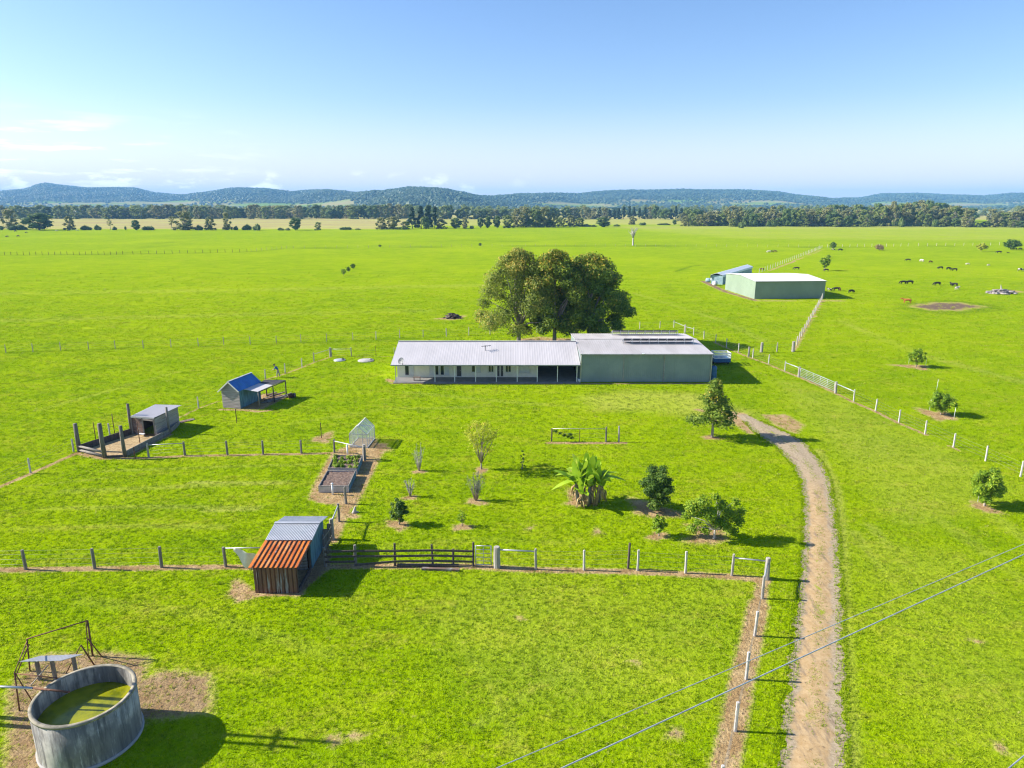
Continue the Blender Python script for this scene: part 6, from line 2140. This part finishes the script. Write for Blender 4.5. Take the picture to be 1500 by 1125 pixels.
# ------------------------------------------------------------------ far trees and hills
def far_trees():
    protos = {}

    def proto(kind, i):
        key = (kind, i)
        if key in protos:
            return protos[key]
        sd = 500 + i * 13 + hash_(kind)
        if kind in ('gum', 'gumb'):
            lb = random_lobes(sd, .9, 10, 7.8, 22, .9, 1.6, 'round', .8) + [(q_ * 1.5, (-1) ** q_ * .8, 1.0, 1.3, 1.3, 1.0) for q_ in (-2, -1, 0, 1, 2)]
            cm = crown('crown', 'f_gum' if kind == 'gum' else 'f_gum_b', sd, lb, 1000, .8, core=.62, inner=.4)
            tm, bk = limbs(sd, .22, 1.6, [(l[0] * .8, l[1] * .8, l[2]) for l in lb[::2]]), 'bark'
        elif kind == 'round':
            lb = random_lobes(sd, 1.2, 10, 9, 15, 1.4, 2.2, 'round', .8)
            cm = crown('crown', 'f_wood', sd, lb, 800, .8, core=.72)
            tm, bk = limbs(sd, .25, 2, [(l[0] * .7, l[1] * .7, l[2]) for l in lb[::3]]), 'bark_dk'
        elif kind == 'conif':
            lb = random_lobes(sd, 1.0, 10, 5.6, 15, .7, 1.25, 'cone', 1.0) + [(0, 0, 9.4, .45, .45, .7)]
            cm = crown('crown', 'f_conif', sd, lb, 750, .65, core=.74)
            tm, bk = limbs(sd, .22, 1.4, [(0, 0, 9)]), 'bark_dk'
        elif kind == 'thin':
            lb = random_lobes(sd, 4, 10, 4.6, 10, .6, 1.1, 'umbrella', .7)
            cm = crown('crown', 'f_gum', sd, lb, 420, .6, core=.35)
            tm, bk = limbs(sd, .16, 4, [(l[0] * .8, l[1] * .8, l[2]) for l in lb]), 'bark'
        else:  # bush
            q_ = random.Random(sd)
            lb = [(x_ + q_.uniform(-.8, .8), q_.uniform(-2.5, 2.5), z_ * .42, 2.9, 2.9, z_ * .52) for x_, z_ in zip((-5, -2.6, 0, 2.4, 4.9, -3.6, 1.2), [q_.uniform(4.5, 7), q_.uniform(7, 10), q_.uniform(6.5, 10), q_.uniform(7, 10), q_.uniform(4, 7), 6, 8])]
            cm = crown('crown', 'f_wood', sd, lb, 600, 1.4, core=.74)
            tm, bk = limbs(sd, .4, 1, [(l[0] * .6, l[1] * .6, l[2]) for l in lb[::3]]), 'bark_dk'
        me = bpy.data.meshes.new('trunk')
        me.from_pydata(tm.v, [], tm.f)
        me.materials.append(MT[bk])
        me.update()
        protos[key] = (cm, me, {'gum': 7.6, 'gumb': 7.6, 'round': 9, 'conif': 5.6, 'thin': 4.6, 'bush': 15}[kind])
        return protos[key]

    def hash_(s):
        return sum(ord(c) for c in s)
    rr = random.Random(99)
    NAME = {'gum': 'gum_tree', 'gumb': 'gum_tree', 'round': 'broadleaf_tree', 'conif': 'conifer_tree', 'thin': 'gum_tree', 'bush': 'bush'}

    def place(px, py, top, wpx, kind, label, group=None):
        p = g(px, py)
        h = zat(p, top)
        w = wpx * depth(p) / F
        cm, tm, w0 = proto(kind, rr.randrange(3))
        R = empty(NAME[kind], p, label, 'bush' if kind == 'bush' else 'tree', group, rr.uniform(0, 6.28))
        R.scale = (w / w0, w / w0, h / 10)
        put(cm, 'crown', R)
        put(tm, 'trunk', R)

    # trees of the near line that can be told apart
    T = [
        (2, 337, 328, 9, 'bush', 'low dark bush touching the left edge of the far field'), (16, 336, 306, 24, 'gum', 'tall loose gum at far left above the dark bushes'),
        (26, 337, 325, 27, 'bush', 'low dark bush left of the great round dark tree at far left'), (58, 337, 312, 50, 'round', 'great round dark tree at the far left field edge'),
        (103, 337, 316, 17, 'gum', 'thin grey gum right of the great round dark tree'), (126, 337, 328, 18, 'bush', 'grey green bush right of the thin grey gum at far left'), (143, 337, 327, 13, 'bush', 'dark bush beside the grey green bush at far left'),
        (162, 337, 320, 9, 'thin', 'thin tree with one tuft of crown at far left'), (168, 337, 330, 8, 'bush', 'little bush at the foot of the thin tufted tree'), (184, 336.5, 329, 6, 'bush', 'tiny round bush between the tufted tree and the round dark bush'), (200, 337, 322, 15, 'round', 'compact round dark tree in front of the tan field'), (218, 337, 328.5, 20, 'bush', 'low dark bush right of the compact round dark tree'),
        (252, 337, 317, 12, 'thin', 'see through thin gum left of the broad grey gum'), (271, 337, 309, 34, 'gum', 'broad grey gum standing before the tan field'), (292, 337, 326, 12, 'bush', 'low bush under the broad grey gum'), (308, 337, 317, 17, 'gum', 'crooked gum right of the broad grey gum'),
        (333, 337, 311, 15, 'gum', 'tall pale gum left of the row of clipped bushes'), (346, 337, 328, 10, 'bush', 'first low bush right of the tall pale gum'), (362, 337, 326, 15, 'bush', 'second low bush right of the tall pale gum'), (377, 337.5, 325, 18, 'bush', 'largest dark bush at the right end of its row'),
        (411, 337.5, 332, 12, 'bush', 'low bush left of the leafy tree before the tan field'), (422, 337.5, 332, 10, 'bush', 'low bush touching the leafy tree before the tan field'), (433, 337.5, 319, 21, 'round', 'leafy tree alone before the tan field'), (466, 337, 325, 12, 'gumb', 'small leafy tree alone in the tan field'),
        (507, 336.5, 330.5, 20, 'bush', 'flat clipped hedge out in the tan field'), (524, 336.5, 333.5, 9, 'bush', 'little mound of a bush right of the clipped hedge'),
        (559, 336, 318, 20, 'gum', 'pale gum at the left end of the dark clump'), (576, 336, 317, 24, 'gum', 'bushy gum second from the left of the dark clump'), (594, 336, 324, 16, 'gumb', 'low green tree against the dark conifers'),
        (604, 335, 303, 22, 'conif', 'leftmost of the tall dark conifers in the middle'), (617, 335, 301, 22, 'conif', 'second of the tall dark conifers in the middle'), (628, 335, 300, 22, 'conif', 'third of the tall dark conifers in the middle'), (637, 334, 302, 18, 'conif', 'rightmost of the tall dark conifers in the middle'), (624, 335.5, 317, 18, 'round', 'dark round tree at the foot of the conifers'),
        (646, 335, 321, 20, 'gum', 'greyish tree just right of the tall conifers'), (668, 335, 319, 22, 'round', 'dark leaning tree right of the tall conifers'), (681, 334.5, 318, 12, 'gum', 'slim grey tree behind the dark leaning tree'), (691.5, 335, 328.5, 10, 'bush', 'small round bush in the grassy gap'), (704, 334, 319, 12, 'round', 'left tree of the dark pair right of the grassy gap'), (714, 334, 317, 14, 'round', 'right tree of the dark pair right of the grassy gap'), (728, 334, 316, 14, 'round', 'narrow dark tree before the tall grey gums'), (744, 334, 315, 20, 'gumb', 'bushy tree left of the tall grey gums'),
        (884, 332.5, 318, 27, 'round', 'dome shaped tree standing clear above the field, middle right'), (926, 329, 316, 14, 'gum', 'loose tree behind the white dead tree'), (941, 330, 324, 16, 'bush', 'grey bush right of the white dead tree'), (972, 329.5, 325.5, 20, 'bush', 'low dark hedge right of the grey bush'), (988, 329.5, 322, 8, 'round', 'small dark tree at the end of the low hedge'), (903, 331.5, 327, 10, 'bush', 'little bush right of the dome shaped tree'),
        (1086, 334, 322.5, 14, 'bush', 'round dark bush standing in front of the right tree line'),
    ]
    for t in T:
        place(*t)
    # tall gums, middle
    for px, top, w, k in ((757, 305, 20, 'gum'), (770, 303, 22, 'gum'), (785, 306, 24, 'gumb'), (797, 303, 20, 'gum'), (810, 312, 20, 'gum'), (822, 318, 18, 'gumb'), (806, 322, 16, 'round'), (836, 315, 18, 'gum'), (848, 319, 18, 'gumb'), (858, 326, 16, 'bush'), (775, 320, 18, 'round'), (792, 318, 18, 'gumb'), (870, 328, 12, 'bush')):
        place(px, 333 - (px > 820), top, w, k, 'gum or bushy tree of the grey clump right of the grassy gap', 'grey clump of trees in the middle')
    # far side of the tan field
    x = -6
    while x < 600:
        hh = rr.uniform(15.5, 22)
        if 590 > x > 545:
            hh += 2
        place(x, rr.uniform(319.2, 321), 320.3 - hh, rr.uniform(15, 25), rr.choice(['gum', 'gumb', 'gum', 'gumb', 'round']), 'tree in the long belt beyond the tan field on the left', 'tree belt beyond the tan field')
        x += rr.uniform(6, 9.5)
    for x in range(640, 860, 11):
        place(x + rr.uniform(-3, 3), 321, rr.uniform(300, 307), rr.uniform(14, 21), rr.choice(['gum', 'gumb', 'round']), 'tree in the second row behind the middle clump', 'second row behind the middle clump')
    x = 856
    while x < 1010:
        k = rr.choice(['conif', 'conif', 'round', 'gum'])
        place(x, rr.uniform(320, 321.5), rr.uniform(301, 307), rr.uniform(10, 14) if k == 'conif' else rr.uniform(14, 20), k, 'tree in the dark row beyond the pale strip, middle right', 'dark row beyond the pale strip')
        x += rr.uniform(6, 8.5)
    # right tree line
    def top_r(x):
        return np.interp(x, [1000, 1060, 1100, 1180, 1240, 1290, 1310, 1360, 1400, 1430, 1460, 1500, 1540], [309, 305, 304, 303, 301, 300, 294.5, 296, 301, 309, 309, 305, 303])
    for row, (yb, dt, st) in enumerate(((324, -1, 11), (331.2, 4, 9.5), (331.8, 15, 13))):
        x = 1000 + row * 4
        while x < 1530:
            gap = 1422 < x < 1448
            if not (gap and row < 2) and not (row == 2 and x < 1060):
                tp = top_r(x) + dt + rr.uniform(-2.5, 5)
                k = rr.choice(['gum', 'gum', 'gumb', 'round']) if row < 2 else rr.choice(['bush', 'gumb', 'round'])
                place(x, yb + rr.uniform(-.8, .6) + (1.2 if x > 1400 else 0), min(tp, 324), rr.uniform(16, 25) if row < 2 else rr.uniform(12, 19), k,
                      ['tall gum in the back row of the right tree line', 'gum in the front row of the right tree line', 'low tree at the foot of the right tree line'][row], ['back row of the right tree line', 'front row of the right tree line', 'foot of the right tree line'][row])
            x += rr.uniform(st * .75, st * 1.2)


RIDGE = [(-1500, 286), (-1100, 279), (-800, 285), (-600, 281), (-400, 284), (-200, 280), (0, 281), (40, 277), (60, 270), (72, 268.5), (90, 271), (130, 275), (200, 275), (230, 283), (270, 286), (300, 282), (340, 276), (390, 276), (430, 281), (450, 279), (480, 278), (520, 282), (560, 281), (600, 274.5), (640, 276), (670, 281), (700, 287), (720, 288), (760, 284), (800, 284), (850, 284), (870, 281), (920, 279), (1000, 278), (1100, 278.5), (1140, 281), (1160, 285), (1220, 291), (1260, 290), (1290, 284), (1340, 283), (1380, 285), (1440, 287), (1480, 283), (1530, 283), (1700, 280), (1900, 284), (2300, 279), (2600, 285), (3000, 283)]
RDIST = [(-400, 5200), (220, 5200), (300, 4700), (420, 4600), (520, 3700), (560, 3200), (690, 3100), (760, 3900), (860, 4600), (1200, 4700), (1260, 5400), (1900, 5400)]


def hill_z(px, y):
    R = np.interp(px, [a for a, _ in RDIST], [b for _, b in RDIST])
    pr = np.interp(px, [a for a, _ in RIDGE], [b for _, b in RIDGE])
    s = (562.5 - pr) / F
    zr = H - R * (sP - s * cP) / (cP + s * sP)
    foot = np.minimum(R * .62, R - 1500)
    t = np.clip((y - foot) / (R - foot), 0, 1)
    up = t * t * (3 - 2 * t)
    up = .25 * t + .75 * up
    back = np.clip((y - R) / 1500, 0, 1)
    return zr * np.where(y <= R, up, 1 - .8 * back * back * (3 - 2 * back)), t


def hills():
    pxs = np.linspace(-1500, 3000, 520)
    ys = np.linspace(1700, 7000, 120)
    PX, Y = np.meshgrid(pxs, ys)
    rng = np.random.default_rng(8)
    Z, t = hill_z(PX, Y)
    X = (PX - 750) / F * Y * cP
    bump = 7 * np.sin(X / 170 + Y / 260) * np.sin(X / 97 - Y / 181) + 4 * np.sin(X / 61 + 1.3) * np.sin(Y / 83)
    Z = Z + bump * np.clip(t * 2, 0, 1) * (1 - np.clip((t - .72) / .28, 0, 1)) - 2.0
    nx = len(pxs)
    i = np.arange((len(ys) - 1) * nx).reshape(-1, nx)[:, :-1].ravel()
    m, tr, b = nt('hill_slope')
    pos = tr.nodes.new('ShaderNodeNewGeometry').outputs['Position']
    pas = mixc(tr, ramp(tr, noise(tr, pos, .004, 4), .4, .6), (.17, .26, .03), (.30, .27, .11))
    forest = mixc(tr, ramp(tr, noise(tr, pos, .03, 5, .7), .35, .65), (.03, .06, .02), (.075, .10, .04))
    f = N(tr, 'ShaderNodeAttribute', attribute_name='wood').outputs['Fac']
    tr.links.new(mixc(tr, f, pas, forest), b.inputs['Base Color'])
    b.inputs['Roughness'].default_value = 1
    b.inputs['Specular IOR Level'].default_value = 0
    wd = wood(X, Y, t)
    me = npmesh('hills', np.c_[X.ravel(), Y.ravel(), Z.ravel()], np.c_[i, i + 1, i + nx + 1, i + nx], m, dict(wood=np.clip((wd.ravel() - .38) * 6, 0, 1)), True)
    tag(put(me, 'hills'), kind='structure')
    # woodland on the hills and scattered over the plain before them
    n = 46000
    px = rng.uniform(-150, 1650, n)
    Rr = np.interp(px, [a for a, _ in RDIST], [b for _, b in RDIST])
    y = Rr * (1 - .42 * rng.random(n) ** 1.1)
    z, t = hill_z(px, y)
    x = (px - 750) / F * y * cP
    z = z + (7 * np.sin(x / 170 + y / 260) * np.sin(x / 97 - y / 181) + 4 * np.sin(x / 61 + 1.3) * np.sin(y / 83)) * np.clip(t * 2, 0, 1) * (1 - np.clip((t - .72) / .28, 0, 1)) - 2
    w = wood(x, y, t)
    k = w > rng.uniform(.30, .62, n)
    x, y, z, px, t = x[k], y[k], z[k], px[k], t[k]
    s = rng.uniform(4, 8.5, len(x)) * np.where(t > .9, .75, 1)
    # plain
    m2 = 3000
    p2 = rng.uniform(-120, 1620, m2)
    y2 = rng.uniform(1150, 2900, m2)
    x2 = (p2 - 750) / F * y2 * cP
    k2 = (np.sin(x2 / 140 + 2 * np.sin(y2 / 300)) * np.sin(y2 / 120 + x2 / 900) + .6 * np.sin(x2 / 47) * np.sin(y2 / 61 + 1)) > rng.uniform(-.1, .8, m2)
    z2, _ = hill_z(p2, y2)
    x, y, z = np.r_[x, x2[k2]], np.r_[y, y2[k2]], np.r_[z, z2[k2] - 1]
    s = np.r_[s, rng.uniform(5, 11, k2.sum())]
    bv, bt = ICO20()
    K, nb = len(x), len(bv)
    sc3 = np.stack([s, s, s * rng.uniform(.5, .85, K)], 1)
    V = bv[None] * sc3[:, None] * rng.normal(1, .17, (K, nb, 1)) + np.stack([x, y, z + s * .55], 1)[:, None]
    T = bt[None] + (np.arange(K) * nb)[:, None, None]
    tint = np.repeat(rng.random(K), nb)
    me = npmesh('hill_forest', V.reshape(-1, 3), T.reshape(-1, 3), 'f_hill', dict(tint=tint))
    tag(put(me, 'hill_forest'), kind='stuff')


def far_wood():
    rng = np.random.default_rng(21)
    protos = [crown_arrays(900 + i, random_lobes(900 + i, .6, 10, 9, 16, 1.1, 2.0, 'round', .8), 420, 1.25, core=0, inner=.25) for i in range(5)]
    n = 1500
    px = rng.uniform(-140, 1640, n)
    y = 1060 + 1000 * rng.random(n) ** 1.3
    x = (px - 750) / F * y * cP
    f = np.sin(x / 150 + 1.3 * np.sin(y / 170)) * np.sin(y / 95 + x / 420) + .5 * np.sin(x / 51) * np.sin(y / 47 + 2)
    k = f > rng.uniform(-.25, .75, n)
    Vs, Ts, tn, o = [], [], [], 0
    for xx, yy in zip(x[k], y[k]):
        V, T, t = protos[rng.integers(5)]
        h = rng.uniform(.9, 1.9)
        w = h * rng.uniform(.85, 1.3)
        a = rng.uniform(0, 6.28)
        ca, sa = math.cos(a) * w, math.sin(a) * w
        Vs.append(np.c_[V[:, 0] * ca - V[:, 1] * sa + xx, V[:, 0] * sa + V[:, 1] * ca + yy, V[:, 2] * h])
        Ts.append(T + o)
        tn.append(t)
        o += len(V)
    me = npmesh('far_woodland', np.concatenate(Vs), np.concatenate(Ts), 'f_gum_b', dict(tint=np.concatenate(tn)))
    tag(put(me, 'far_woodland'), kind='stuff')


def wood(x, y, t):
    a = np.sin(x / 310 + 1.7 * np.sin(y / 420)) * np.sin(y / 190 + x / 700) + .5 * np.sin(x / 113 + 2) * np.sin(y / 97)
    return np.clip(.36 + .26 * a + .80 * smooth(.2, .75, t), 0, 1)


def ICO20():
    import bmesh
    bm = bmesh.new()
    bmesh.ops.create_icosphere(bm, subdivisions=1, radius=1)
    V = np.array([v.co[:] for v in bm.verts])
    bm.verts.index_update()
    T = np.array([[v.index for v in f.verts] for f in bm.faces])
    bm.free()
    return V, T


def haze():
    m = bpy.data.materials.new('haze')
    m.use_nodes = True
    t = m.node_tree
    t.nodes.remove(t.nodes['Principled BSDF'])
    v = t.nodes.new('ShaderNodeVolumePrincipled')
    v.inputs['Color'].default_value = HAZE_COL
    v.inputs['Density'].default_value = HAZE
    v.inputs['Anisotropy'].default_value = 0
    t.links.new(v.outputs[0], t.nodes['Material Output'].inputs['Volume'])
    o = MB().box(-9500, 9500, -450, 9400, -1, 185).build('haze', m)
    tag(o, kind='stuff')


HAZE_COL = (.26, .60, 1.0, 1)

world()
make_ground()
house()
big_shed()
far_shed()
hut()
pen()
greenhouse()
beds()
red_shed()
tank()
fences()
animals()
person()
yard_trees()
far_trees()
hills()
far_wood()
make_grass()
haze()
